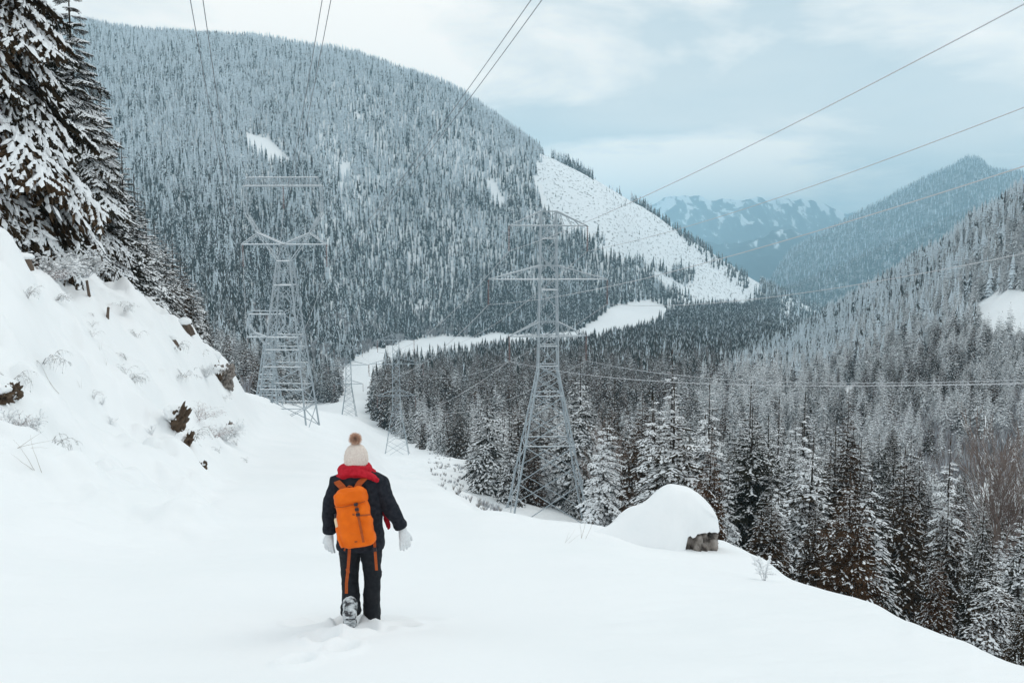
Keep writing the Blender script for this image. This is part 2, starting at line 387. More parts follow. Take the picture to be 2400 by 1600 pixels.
M_CUT = noisy('cutover_snow', [(0.31, (0.16, 0.15, 0.15)), (0.38, (0.55, 0.57, 0.58)), (0.46, (0.86, 0.89, 0.91))], 0.17, rough=0.85, detail=12, spec=0.1, stretch=(1.0, 0.45, 1.0))
M_FARWOOD = noisy('far_wooded_slope', [(0.36, (0.025, 0.035, 0.04)), (0.52, (0.06, 0.08, 0.085)), (0.72, (0.35, 0.38, 0.40))], 0.02, rough=0.95, detail=12, spec=0.05)
CLEARCUT = [(1236, 350), (1262, 352), (1330, 385), (1400, 425), (1480, 478), (1560, 530), (1640, 575), (1700, 605), (1752, 640), (1752, 700), (1700, 712), (1580, 712),
            (1575, 690), (1530, 660), (1495, 630), (1520, 622), (1545, 640), (1590, 655), (1585, 625), (1470, 615), (1400, 590), (1350, 545), (1300, 535), (1255, 480), (1232, 420)]
quad_i, quad_j = np.meshgrid(np.arange(NY - 1), np.arange(NU - 1), indexing='ij')
qu = US[quad_j]; qy = np.exp(LY)[quad_i]; qv = VV[:-1, :-1]
far_right = (qy > 3600) & (qu > 1660)
right_hill = (qy > 330) & (qy <= 3600) & (qu > 1790) & ((qu - 1790) > (qy - 900) * 0.1) & (qy < 1450)
left_mt = ((qy > 1000) & (qy <= 3600) & (qu <= 1760) & (VV[:-1, :-1] < 735)) & ~far_right
sheets = {
    'ground': (~(far_right | right_hill | left_mt), 'snow-covered hillside and wooded valley floor', M_SNOW),
    'forested_mountain': (left_mt, 'long forested mountain under snow rising left of the valley', M_SNOW),
    'wooded_hillside': (right_hill, 'steep frosted wooded hillside right of the valley', M_SNOW),
    'distant_mountain': (far_right, 'hazy wooded mountain with a pointed snowy top', M_FARWOOD),
}
allv = np.stack([XX.ravel(), YY.ravel(), Z.ravel()], axis=1)
for nm, (mask, lab, m) in sheets.items():
    i, j = quad_i[mask], quad_j[mask]
    f = np.stack([i * NU + j, i * NU + j + 1, (i + 1) * NU + j + 1, (i + 1) * NU + j], axis=1)
    used, inv = np.unique(f, return_inverse=True)
    f = inv.reshape(f.shape)
    fm = None; ms = [m]
    if nm in ('forested_mountain', 'ground'):
        ms = [m, M_CUT]
        fm = (in_poly(qu[mask], qv[mask], CLEARCUT) & (qy[mask] > 1600)).astype(int)
    o = link(nm, mesh_np(nm, allv[used], f, ms, fm, smooth=True))
    tag(o, lab, 'terrain', None, 'structure')
# the slope goes on behind and beside the camera
bx, by = np.meshgrid(np.linspace(-60, 60, 25), np.linspace(-60, 2.75, 14), indexing='ij')
bz = -1.72 - 0.21 * by + np.maximum(-bx - 4, 0) * 0.25 - np.maximum(bx - 4, 0) * 0.2 - 0.04
f = np.array([[a * 14 + b, (a + 1) * 14 + b, (a + 1) * 14 + b + 1, a * 14 + b + 1] for a in range(24) for b in range(13)])
tag(link('slope_behind', mesh_np('slope_behind', np.stack([bx.ravel(), by.ravel(), bz.ravel()], 1), f, M_SNOW, smooth=True)),
    'snowy slope the path comes down', 'terrain', None, 'structure')

# far mountain range, its own ridged relief
def far_range(name, y0, y1, crest, lab, m, seed, hv_base):
    nu, ny = 260, 70
    us = np.linspace(1380, 2050, nu)
    ts = np.linspace(0, 1, ny)
    Ug, Tg = np.meshgrid(us, ts, indexing='xy')
    Yg = y0 + (y1 - y0) * Tg
    cv_ = np.interp(us, [c[0] for c in crest], [c[1] for c in crest])
    rc = np.array([ratio(v) for v in cv_])
    ztop = rc * (y0 + (y1 - y0) * 0.7)
    prof_ = np.interp(ts, [0, 0.15, 0.7, 1.0], [0, 0.10, 1.0, 0.4]) 
    zb = hv_base
    Xg = (Ug - 1176) / F * Yg
    Zg = zb + (ztop[None, :] - zb) * prof_[:, None]
    rid = 1 - np.abs(fbm(Xg / 900, Yg / 900, seed, 5, 0.55)) * 2
    Zg += (rid - 0.6) * 150 * np.sin(np.clip(Tg, 0, 1) * math.pi * 0.9) + fbm(Xg / 260, Yg / 260, seed + 7, 3) * 30 * (Tg > 0.05)
    f = np.array([[a * nu + b, a * nu + b + 1, (a + 1) * nu + b + 1, (a + 1) * nu + b] for a in range(ny - 1) for b in range(nu - 1)])
    o = link(name, mesh_np(name, np.stack([Xg.ravel(), Yg.ravel(), Zg.ravel()], 1), f, m, smooth=True))
    return tag(o, lab, 'terrain', None, 'structure')
def range_mat():
    m = noisy('far_range', [(0.48, (0.02, 0.04, 0.05)), (0.56, (0.07, 0.10, 0.11)), (0.62, (0.8, 0.84, 0.88))], 0.0100, rough=0.95, detail=10, spec=0.05, stretch=(1, 0.30, 0.45))
    nt = m.node_tree; N, L = nt.nodes, nt.links
    r = [n for n in N if n.type == 'VALTORGB'][0]; nz = [n for n in N if n.type == 'TEX_NOISE'][0]
    g = N.new('ShaderNodeNewGeometry'); s = N.new('ShaderNodeSeparateXYZ'); L.new(g.outputs['Position'], s.inputs[0])
    a = N.new('ShaderNodeMath'); a.operation = 'MULTIPLY_ADD'; a.inputs[1].default_value = 0.00022; a.inputs[2].default_value = -0.055
    L.new(s.outputs[2], a.inputs[0])
    c = N.new('ShaderNodeMath'); c.operation = 'ADD'; L.new(nz.outputs['Fac'], c.inputs[0]); L.new(a.outputs[0], c.inputs[1])
    L.new(c.outputs[0], r.inputs[0])
    return m
M_RANGE = range_mat()
far_range('far_mountain_range', 10500, 14500, [(1380, 500), (1470, 462), (1530, 452), (1590, 448), (1650, 462), (1690, 466), (1730, 458), (1770, 462), (1805, 444), (1830, 458), (1870, 470), (1920, 488), (1960, 500), (2050, 530)],
          'hazy blue snow-streaked mountains far behind the valley', M_RANGE, 77, -360)
far_range('far_foothill', 8200, 10000, [(1380, 590), (1500, 560), (1600, 552), (1700, 548), (1800, 540), (1900, 560), (2050, 600)],
          'low blue foothill in front of the far mountains', M_RANGE, 99, -340)
# ------------------------------------------------------------------ conifers
def spray(r, ntw, width, hang, snow, fine=1.0):
    """one branch along +X, length 1: needles and the snow on it, as triangles."""
    nv, sv = [], []
    def tri(L, a, b, c): L.append((a, b, c))
    def sag(s): return -0.10 * s * s
    segs = 6
    wob = r.uniform(-0.04, 0.04, segs + 2)
    axis = [np.array((s, wob[i] * s, sag(s))) for i, s in enumerate(np.linspace(0.0, 1.0, segs + 1))]
    def at(s):
        k = min(int(s * segs), segs - 1); t = s * segs - k
        return axis[k] * (1 - t) + axis[k + 1] * t
    # main axis: hanging curtain and a spine
    for k in range(segs):
        a, b = axis[k], axis[k + 1]
        w = 0.035 * (1 - 0.6 * k / segs)
        for side in (-1, 1):
            tri(nv, a + (0, side * w, 0), b + (0, side * w * 0.7, 0), (a + b) / 2 + (0, side * w * 0.4, -hang * r.uniform(0.5, 1.2)))
    for k in range(ntw):
        s = 0.10 + 0.88 * (k + r.uniform(0, 0.9)) / ntw
        side = 1 if k % 2 else -1
        shape = (min(1, (s + 0.12) / 0.35)) * (1 - s) ** 0.6 + 0.10
        l = width * shape * r.uniform(0.75, 1.2)
        ang = r.uniform(0.75, 1.15)
        p0 = at(s)
        d = np.array((math.cos(ang), side * math.sin(ang), r.uniform(-0.35, -0.08)))
        p1 = p0 + d * l
        n = np.array((-d[1], d[0], 0)); n /= np.linalg.norm(n)
        w = (0.030 + 0.05 * l) * fine
        m1 = p0 + d * l * 0.55
        tri(nv, p0, m1 + n * w, p1); tri(nv, p0, p1, m1 - n * w)
        hz = np.array((0, 0, -hang * r.uniform(0.6, 1.3)))
        tri(nv, p0, p1, m1 + hz + d * l * r.uniform(-0.2, 0.3)); tri(nv, p0 * 0.6 + m1 * 0.4, p1, p0 + d * l * 0.8 + hz * 0.7)
        tri(nv, p0 + n * 0.01, m1 + hz * 0.8 - n * w * 0.7, p1)
        if r.random() < snow:
            ws = w * r.uniform(0.9, 1.8); hs = (0.018 + 0.035 * l * r.uniform(0.6, 1.6)) * (0.4 + 0.6 * fine)
            s0, s1 = p0 + d * l * r.uniform(0.0, 0.3), p0 + d * l * r.uniform(0.75, 1.08)
            sm = (s0 + s1) / 2
            top = sm + (0, 0, hs); up = np.array((0, 0, 0.006))
            for q in ((s0, sm + n * ws, top), (sm + n * ws, s1, top), (s1, sm - n * ws, top), (sm - n * ws, s0, top)):
                tri(sv, q[0] + up, q[1] + up, q[2] + up)
    # snow lying along the spine, in broken pillows
    s = 0.05
    while s < 0.97:
        ln = r.uniform(0.10, 0.30)
        if r.random() < snow * 1.05:
            e = min(1.02, s + ln)
            p0, p1 = at(min(s, 1)), at(min(e, 1)) + ((0.02, 0, -0.01) if e > 1 else (0, 0, 0))
            m1 = (p0 + p1) / 2
            ws = (0.045 + 0.05 * (1 - s)) * r.uniform(0.7, 1.3) * (0.35 + 0.65 * fine); hs = ws * r.uniform(0.7, 1.0)
            n = np.array((0, 1.0, 0)); up = np.array((0, 0, 0.012))
            t0, t1 = p0 * 0.7 + p1 * 0.3 + (0, 0, hs), p0 * 0.3 + p1 * 0.7 + (0, 0, hs)
            for sd in (-1, 1):
                a, b = p0 * 0.75 + p1 * 0.25 + n * ws * sd, p0 * 0.25 + p1 * 0.75 + n * ws * sd * r.uniform(0.7, 1.1)
                a = a + (0, 0, -0.02); b = b + (0, 0, -0.02)
                for q in ((p0, a, t0), (a, b, t0), (b, t1, t0), (b, p1, t1)):
                    tri(sv, q[0] + up, q[1] + up, q[2] + up)
        s += ln * r.uniform(0.8, 1.2)
    return np.array(nv).reshape(-1, 3), np.array(sv).reshape(-1, 3) if sv else np.zeros((0, 3))

def frond(r, ntw, width, hang, snow, leaflets, padw=1.0):
    """a finer branch: side twigs that carry rows of small drooping shoots, snow in separate pads."""
    nv, sv = [], []
    wob = r.uniform(-0.05, 0.05, 9)
    def at(s): return np.array((s, np.interp(s, np.linspace(0, 1, 9), wob) * s, -0.10 * s * s))
    def pad(c, d, ln, w, h):
        n = np.array((-d[1], d[0], 0)); n = n / (np.linalg.norm(n) + 1e-9) * w
        c = c + (0, 0, 0.006); top = c + (0, 0, h); lo = np.array((0, 0, -h * 0.35))
        a, b = c - d * ln / 2, c + d * ln / 2 + lo
        for q in ((a, c + n + lo, top), (c + n + lo, b, top), (b, c - n + lo, top), (c - n + lo, a, top)): sv.extend(q)
    def shoot(p, d, l, w, hg):
        n = np.array((-d[1], d[0], 0)); n = n / (np.linalg.norm(n) + 1e-9) * w
        q = p + d * l; m = p + d * l * 0.5
        nv.extend([p, m + n, q, p, q, m - n])
        nv.extend([p, q, m + d * l * r.uniform(-.2, .3) + (0, 0, -hg * r.uniform(0.6, 1.3))])
    for k in range(10):                                  # the limb itself
        a, b = at(k / 10), at((k + 1) / 10)
        shoot(a, b - a, 1.1, 0.012, hang * 0.5)
    for k in range(ntw):
        s = 0.08 + 0.90 * (k + r.uniform(0, 0.9)) / ntw
        side = 1 if k % 2 else -1
        l = width * (min(1, (s + 0.12) / 0.35) * (1 - s) ** 0.6 + 0.10) * r.uniform(0.7, 1.2)
        ang = r.uniform(0.7, 1.1)
        d = np.array((math.cos(ang), side * math.sin(ang), r.uniform(-0.40, -0.08))); p0 = at(s)
        for j in range(leaflets):
            q = (j + 0.6) / leaflets
            pj = p0 + d * l * q + (0, 0, -0.12 * l * q * q)
            for sd in (1, -1) if j < leaflets - 1 else (0,):
                an = ang * side + sd * r.uniform(0.5, 0.9)
                dj = np.array((math.cos(an), math.sin(an), r.uniform(-0.75, -0.15)))
                shoot(pj, dj, l * r.uniform(0.22, 0.40) * (1.25 - 0.6 * q) + 0.015, (0.006 + 0.012 * l) if leaflets > 4 else (0.010 + 0.02 * l), hang * r.uniform(0.4, 1.0))
        if r.random() < snow * 1.1:
            m_ = 7 if leaflets > 4 else 2 if padw > 1.5 else 3
            for j in range(m_):
                if r.random() < 0.35 + 0.65 * snow:
                    q = (j + r.uniform(0.2, 0.9)) / m_
                    pad(p0 + d * l * q + (0, 0, -0.12 * l * q * q), d, (l * r.uniform(0.9, 1.5) + 0.03) / m_, (0.012 + 0.040 * l * r.uniform(0.6, 1.3)) * padw, 0.012 + 0.03 * l)
                    if leaflets > 4 and r.random() < 0.6:
                        an = ang * side + r.choice((-1, 1)) * 0.7; dj = np.array((math.cos(an), math.sin(an), -0.45))
                        pad(p0 + d * l * q + dj * l * 0.16, dj, l * 0.22, 0.007 + 0.018 * l, 0.008 + 0.015 * l)
    s = 0.04
    while s < 0.98:
        ln = r.uniform(0.05, 0.15)
        if r.random() < snow:
            c = at(min(1, s + ln / 2)); d = at(min(1, s + ln)) - at(s)
            pad(c, d / (np.linalg.norm(d) + 1e-9), ln * 1.15, (0.022 + 0.028 * (1 - s)) * r.uniform(0.6, 1.4), 0.022 * r.uniform(0.6, 1.3))
        s += ln * r.uniform(0.7, 1.2)
    return np.array(nv).reshape(-1, 3), (np.array(sv).reshape(-1, 3) if sv else np.zeros((0, 3)))

def conifer(seed, nbr, ntw, radius, snow, hang=0.10, droop=0.45, pitch_top=0.35, pitch_low=-0.35, sides=7, bare=0.02, narrow=0.85, gaps=0.0, width=0.42, oneside=0.0, leaflets=0, padw=1.0):
    """a tree one unit tall: (trunk verts, faces), needle verts, snow verts (triangle soups)."""
    r = np.random.default_rng(seed)
    tmpl = [frond(r, ntw, width * r.uniform(0.85, 1.15), hang * r.uniform(0.8, 1.2), snow, leaflets, padw) if leaflets else spray(r, ntw, width * r.uniform(0.85, 1.15), hang * r.uniform(0.8, 1.2), snow) for _ in range(7)]
    NV, SV = [], []
    az = r.uniform(0, 6.28)
    for k in range(nbr):
        q = (k + r.uniform(-0.4, 0.4)) / nbr
        t = bare + (1 - bare) * max(0.0, min(0.995, 1 - (1 - q) ** 0.62)) if True else q
        if gaps and r.random() < gaps: continue
        L = radius * ((1 - t) ** narrow * r.uniform(0.72, 1.12) + 0.045)
        if r.random() < 0.08: L *= 1.25
        az += 2.399 + r.uniform(-0.5, 0.5)
        if oneside: L *= 1 + oneside * math.cos(az)
        pit = pitch_low + (pitch_top - pitch_low) * t + r.uniform(-0.14, 0.14)
        nvt, svt = tmpl[r.integers(7)]
        roll = r.uniform(-0.35, 0.35)
        sy = r.uniform(0.8, 1.2) * (1.0 + 0.5 * t)
        def place(v):
            if not len(v): return v
            x, y, z = v[:, 0], v[:, 1] * sy, v[:, 2] * (1 + 0.3 * t)
            y, z = y * math.cos(roll) - z * math.sin(roll), y * math.sin(roll) + z * math.cos(roll)
            z = z - droop * (1 - 0.8 * t) * x * x * 0.6 + 0.10 * np.maximum(x - 0.7, 0)
            c, s = math.cos(pit), math.sin(pit)
            x, z = x * c - z * s, x * s + z * c
            c, s = math.cos(az), math.sin(az)
            x, y = x * c - y * s, x * s + y * c
            return np.stack([x * L, y * L, z * L + t], 1)
        NV.append(place(nvt)); SV.append(place(svt))
    # leader
    tip = []
    for k in range(6):
        a = r.uniform(0, 6.28)
        tip += [(0, 0, 1.02), (0.004 * math.cos(a), 0.004 * math.sin(a), 0.97), (0.004 * math.cos(a + 1.2), 0.004 * math.sin(a + 1.2), 0.975)]
    NV.append(np.array(tip))
    # trunk
    rings = [(0.0, 0.014), (0.05, 0.0115), (0.35, 0.009), (0.7, 0.005), (1.0, 0.001)]
    rings[0] = (-0.03, 0.016)
    tv, tf = [], []
    for i, (z, rad) in enumerate(rings):
        ox, oy = r.uniform(-0.003, 0.003, 2)
        for s in range(sides):
            a = 6.283 * s / sides
            tv.append((ox + rad * math.cos(a), oy + rad * math.sin(a), z))
    for i in range(len(rings) - 1):
        for s in range(sides):
            tf.append((i * sides + s, i * sides + (s + 1) % sides, (i + 1) * sides + (s + 1) % sides, (i + 1) * sides + s))
    NV = np.concatenate(NV); SV = np.concatenate(SV) if any(len(s) for s in SV) else np.zeros((0, 3))
    return (tv, tf), NV, SV
def soup(name, v, m, fm=None):
    return mesh_np(name, v, np.arange(len(v)).reshape(-1, 3), m, fm)

# near kinds: (name, builder, needle material)
KINDS = {}
def kind(name, needle, **kw):
    (tv, tf), nv, sv = conifer(**kw)
    KINDS[name] = (mesh_np(name + '_trunk', tv, tf, M_BARK, smooth=True), soup(name + '_crown', nv, needle), soup(name + '_snow', sv, M_LOAD))
kind('fir_close_a', M_NEEDLE, seed=1, nbr=230, ntw=24, leaflets=6, bare=0.05, padw=0.8, radius=0.24, snow=0.84, hang=0.035, droop=0.55, pitch_low=-0.55, pitch_top=0.1)
kind('fir_close_b', M_NEEDLE, seed=2, nbr=220, ntw=22, leaflets=6, bare=0.05, padw=0.8, radius=0.22, snow=0.86, hang=0.035, droop=0.5, pitch_low=-0.5, pitch_top=0.15)
for k in range(3):
    kind(f'heavy_{k}', M_NEEDLE, seed=10 + k, nbr=120, ntw=14, leaflets=4, padw=3.0, radius=(0.22, 0.18, 0.25)[k], snow=0.92, hang=0.04, droop=0.65, pitch_low=-0.45, pitch_top=0.25, gaps=0.08, width=0.36)
for k in range(3):
    kind(f'laden_{k}', M_NEEDLE, seed=20 + k, nbr=125, ntw=14, leaflets=4, padw=2.4, radius=(0.23, 0.19, 0.26)[k], snow=0.66, hang=0.05, droop=0.5, pitch_low=-0.35, pitch_top=0.3, gaps=0.05)
for k in range(3):
    kind(f'brown_{k}', M_CEDAR, seed=30 + k, nbr=175, ntw=14, leaflets=4, padw=1.4, radius=(0.22, 0.25, 0.19)[k], snow=0.30, hang=0.07, droop=0.45, pitch_low=-0.30, pitch_top=0.45)
for k in range(2):
    kind(f'dark_{k}', M_NEEDLE, seed=40 + k, nbr=170, ntw=14, leaflets=4, padw=1.3, radius=(0.24, 0.20)[k], snow=0.40, hang=0.06, droop=0.45, pitch_low=-0.30, pitch_top=0.35)

def plant_tree(kd, p, h, label, group=None, rz=None, wide=1.0, lean=0.0):
    o = empty('conifer_tree', (p.x, p.y, p.z - 0.05))
    o.rotation_euler = (random.uniform(-lean, lean), random.uniform(-lean, lean), random.uniform(0, 6.28) if rz is None else rz)
    o.scale = (h * wide, h * wide, h)
    tag(o, label, 'tree', group)
    for nm, me in zip(('trunk', 'crown', 'snow_load'), KINDS[kd]):
        c = link(nm, me, o)
        if nm != 'trunk': c['kind'] = 'stuff'
    return o

# the firs on the left bank
def fir(kd, u, y, vtop, label, wide=1.0, rz=None):
    p = on_ground(u, y)
    h = P(u, vtop, y).z - p.z
    return plant_tree(kd, p, h, label, 'tall firs on the left bank', rz, wide)
fir('fir_close_a', -75, 37, -1150, 'huge snow-draped fir cut off by the left picture edge', 1.0, 0.3)
fir('fir_close_b', 40, 45, -560, 'tall dark fir half hidden behind the huge edge fir', 0.95, 2.0)
fir('fir_close_b', 188, 55, -60, 'slim snow-draped fir with bare lower trunk right of the huge fir', 1.05, 4.0)
fir('fir_close_a', 250, 64, 190, 'snowy fir peeking out behind the slim fir', 0.85, 1.0)
fir('laden_1', 318, 66, 400, 'short brown-flecked conifer at the lower right of the tall firs', 1.15)
fir('laden_0', 362, 76, 500, 'small snowy conifer standing right of the brown-flecked one on the bank', 1.05)
fir('heavy_1', 402, 84, 540, 'narrow white-tipped conifer near the end of the bank row', 1.05)
fir('laden_2', 436, 92, 610, 'little snowy conifer above the stump on the bank crest', 1.0)
fir('dark_0', 466, 98, 660, 'last and smallest conifer of the bank row beside the snowy knob', 0.9)
for kd_, u_, y_, v_, lb_ in (('laden_1', 292, 61, 320, 'mid-height snowy conifer leaning into the slim fir'), ('heavy_0', 342, 71, 462, 'white-padded conifer between the brown-flecked and small snowy ones'),
                            ('laden_0', 386, 80, 528, 'dark-hearted conifer left of the narrow white-tipped one'), ('dark_1', 420, 88, 575, 'small dark conifer right of the narrow white-tipped one'),
                            ('heavy_2', 452, 95, 636, 'tiny white conifer just before the end of the bank row')):
    fir(kd_, u_, y_, v_, lb_, 1.1)

# named trees of the near stand, then the rest of it
HERO = [
 ('laden_0', 1332, 818, 146, 'tall snow-laden conifer just right of the middle pylon, rising above its neighbours', 0.9),
 ('heavy_1', 1537, 800, 112, 'tallest slender white conifer of the stand, behind the snowy boulder', 0.85),
 ('heavy_2', 1622, 880, 88, 'broad white conifer right of the tallest slender one', 0.9),
 ('laden_1', 1716, 878, 98, 'pointed snowy conifer with a clear thin tip right of the broad white one', 1.0),
 ('heavy_0', 1838, 903, 84, 'conifer with thick white snow pads on its rounded top', 0.85),
 ('brown_2', 1937, 893, 104, 'bare-looking brown conifer tip standing above snowy neighbours', 0.75),
 ('laden_1', 1780, 915, 92, 'narrow snowy conifer between two white-topped ones', 0.85),
 ('heavy_1', 1668, 1045, 66, 'slim all-white conifer right behind the snowy boulder', 0.85),
 ('heavy_2', 1782, 1075, 62, 'white drooping conifer behind the low snow mound', 0.8),
 ('brown_1', 1868, 1140, 56, 'bushy brown conifer at the end of the low snow mound', 1.05),
 ('laden_2', 1992, 1058, 56, 'wide snow-padded conifer with drooping white lower boughs', 1.1),
 ('brown_0', 2065, 1030, 66, 'brown conifer behind the wide snow-padded one', 0.95),
 ('heavy_0', 2165, 1008, 72, 'white-crowned conifer standing before the frosted thicket', 0.9),
 ('dark_0', 2165, 1130, 58, 'dark almost snowless conifer left of the bare tree', 1.0),
 ('dark_1', 2245, 1150, 54, 'small dark conifer below the bare tree', 1.05),
 ('laden_0', 2330, 1165, 52, 'snow-striped conifer at the right picture edge', 1.1),
 ('laden_2', 2268, 1260, 46, 'low spreading snowy conifer above the lower right snow edge', 1.2),
 ('brown_0', 2150, 1270, 50, 'low brown conifer above the lower right snow edge', 1.1),
 ('brown_2', 2345, 1330, 42, 'small brown conifer in the lower right corner', 1.2),
 ('brown_1', 1472, 905, 104, 'brown conifer top left of the tallest slender white one', 0.9),
 ('brown_2', 1408, 872, 128, 'rusty brown conifer tip between the middle pylon and the boulder', 0.85),
 ('brown_1', 1052, 935, 285, 'dense brown conifer at the foot of the stand left of the middle pylon', 1.25),
 ('heavy_0', 1145, 935, 190, 'snow-feathered conifer among brown ones left of the middle pylon', 1.0),
]
placed = []
for kd, u, vt, y, lab, wide in HERO:
    p = on_ground(u, y); h = P(u, vt, y).z - p.z
    plant_tree(kd, p, h, lab, 'conifers of the near stand', None, wide)
    placed.append((p.x, p.y))
def edge_u(v):                      # the open snow ends here; trees stand to the right
    return np.interp(v, [840, 855, 960, 990, 1032, 1056, 1100, 1150, 1182, 1215, 1290], [835, 842, 848, 895, 968, 1062, 1092, 1125, 1185, 1240, 1500])
CORRIDOR = [(735, 938), (772, 925), (778, 870), (805, 826), (860, 806), (930, 783), (1020, 772), (1090, 778), (1150, 764), (1200, 768), (1300, 766), (1360, 746), (1400, 705), (1450, 692), (1560, 686),
            (1590, 700), (1575, 716), (1500, 752), (1450, 782), (1380, 800), (1300, 812), (1180, 826), (1000, 834), (930, 850), (885, 885), (862, 920), (852, 985), (735, 985)]
def scatter(n, u0, u1, y0, y1, seed):
    r = np.random.default_rng(seed)
    y = np.sqrt(r.uniform(y0 * y0, y1 * y1, n)); u = r.uniform(u0, u1, n)
    rt = grid_at(u, y, RT)
    return r, u, y, rt, (u - 1176) / F * y * (CP - SP * rt), y * rt, 784 - F * ((SP + CP * rt) / (CP - SP * rt))
def thin(x, y, d, seed_pts=()):
    """keep points at least d apart (grid dart throwing)."""
    cell = {}
    keep = np.zeros(len(x), bool)
    d = np.broadcast_to(np.asarray(d, float), x.shape)
    g = float(d.max())
    for (a, b) in seed_pts:
        cell.setdefault((int(a // g), int(b // g)), []).append((a, b))
    for i in range(len(x)):
        a, b = float(x[i]), float(y[i]); ca, cb = int(a // g), int(b // g); dd = d[i] * d[i]; ok = True
        for ia in (ca - 1, ca, ca + 1):
            for ib in (cb - 1, cb, cb + 1):
                for (p, q) in cell.get((ia, ib), ()):
                    if (p - a) ** 2 + (q - b) ** 2 < dd: ok = False; break
                if not ok: break
            if not ok: break
        if ok:
            keep[i] = True; cell.setdefault((ca, cb), []).append((a, b))
    return keep
r_, u_, y_, rt_, x_, z_, v_ = scatter(30000, 830, 2560, 46, 430, 101)
ok = (u_ > edge_u(v_) + 4) & ~in_poly(u_, v_, CORRIDOR) & ~((u_ < 1385) & (u_ > 1130) & (y_ < 138)) & ~((u_ < 1330) & (y_ < 100)) & ~((u_ > 1950) & (v_ < 1075))
x_, y_, u_, v_, z_, rt_ = x_[ok], y_[ok], u_[ok], v_[ok], z_[ok], rt_[ok]
k_ = thin(x_, y_, np.interp(y_, [46, 120, 430], [4.8, 5.2, 6.2]), placed)
x_, y_, u_, v_, z_, rt_ = x_[k_], y_[k_], u_[k_], v_[k_], z_[k_], rt_[k_]
hh = rng.uniform(6.0, 14.5, len(x_)) * np.interp(y_, [46, 90, 200, 430], [0.85, 1.08, 1.22, 1.45])
# tops stay under the line the photograph shows
vtop = 784 - F * ((SP + CP * (rt_ + hh / y_)) / (CP - SP * (rt_ + hh / y_)))
lim = np.interp(u_, [830, 900, 1000, 1200, 1400, 1600, 1800, 2000, 2100, 2200, 2352, 2560], [848, 858, 865, 872, 872, 885, 905, 940, 1000, 1045, 1075, 1085]) + rng.uniform(-10, 70, len(x_))
hh = np.where(vtop < lim, np.maximum(3.0, (np.array([ratio(v) for v in lim]) - rt_) * y_), hh)
vis = (rt_ + hh / y_) > grid_at(u_, y_, RUNMAX) + 0.004
x_, y_, u_, v_, z_, hh = x_[vis], y_[vis], u_[vis], v_[vis], z_[vis], hh[vis]
order = np.argsort(-(hh / y_))
near_i, far_i = order[:300 - len(HERO) - 17], order[300 - len(HERO) - 17:]
def stand_part(u):
    return 'left of the middle pylon' if u < 1190 else 'around the middle pylon' if u < 1420 else 'behind the snowy boulder' if u < 1720 else 'behind the low snow mound' if u < 2000 else 'above the lower right snow edge'
LOOK = {'heavy': 'white conifer plastered with snow', 'laden': 'green-black conifer striped with snow', 'brown': 'brown conifer with little snow', 'dark': 'dark conifer dusted with snow'}
NAMES = ['heavy', 'laden', 'brown', 'dark']
for i in near_i:
    b = random.choices(NAMES, [0.27, 0.33, 0.26, 0.14])[0]
    kd = f'{b}_{random.randrange(2 if b == "dark" else 3)}'
    plant_tree(kd, Vector((x_[i], y_[i], z_[i])), float(hh[i]), f'{LOOK[b]} in the stand {stand_part(u_[i])}',
               f'{b} conifers {stand_part(u_[i])}', None, random.uniform(0.9, 1.4), 0.05)

# ------------------------------------------------------------------ forests too dense to count: instances of lighter trees
def light_tree(name, seed, tiers, spikes, radius, snow, m_needle, narrow=0.9, m_snow=None):
    r = np.random.default_rng(seed)
    v, fm = [], []
    for k in range(tiers):
        t0 = 0.04 + 0.96 * (k / tiers) ** 0.95
        t1 = min(1.02, t0 + 1.7 / tiers)
        R = radius * ((1 - t0) ** narrow + 0.05)
        for s in range(spikes):
            a = 6.283 * (s + r.uniform(-0.35, 0.35)) / spikes + k * 1.3
            L = R * r.uniform(0.6, 1.2); da = 0.55 * r.uniform(0.8, 1.3)
            drop = r.uniform(0.3, 0.8) / tiers
            top = (0, 0, t1)
            tipp = (L * math.cos(a), L * math.sin(a), t0 - drop * 0.6)
            lft = (L * 0.62 * math.cos(a - da), L * 0.62 * math.sin(a - da), t0 + 0.15 / tiers - drop * 0.3)
            rgt = (L * 0.62 * math.cos(a + da), L * 0.62 * math.sin(a + da), t0 + 0.15 / tiers - drop * 0.3)
            w = r.random() < snow
            v += [top, lft, tipp, top, tipp, rgt]
            w2 = w if r.random() < 0.7 else r.random() < snow
            fm += [1 if w else 0, 1 if w2 else 0]
            dn = np.array((0, 0, -0.55 / tiers))
            v += [np.array(lft) * (0.8, 0.8, 1), np.array(tipp) + dn * 0.6, (0, 0, t0 - 0.2 / tiers), np.array(tipp) + dn * 0.6, np.array(rgt) * (0.8, 0.8, 1), (0, 0, t0 - 0.2 / tiers)]
            fm += [1 if r.random() < snow * 0.55 - 0.12 else 0, 1 if r.random() < snow * 0.55 - 0.12 else 0]
    return bpy.data.objects.new(name, soup(name, np.array([tuple(q) for q in v]), [m_needle, m_snow or M_LOAD], fm))
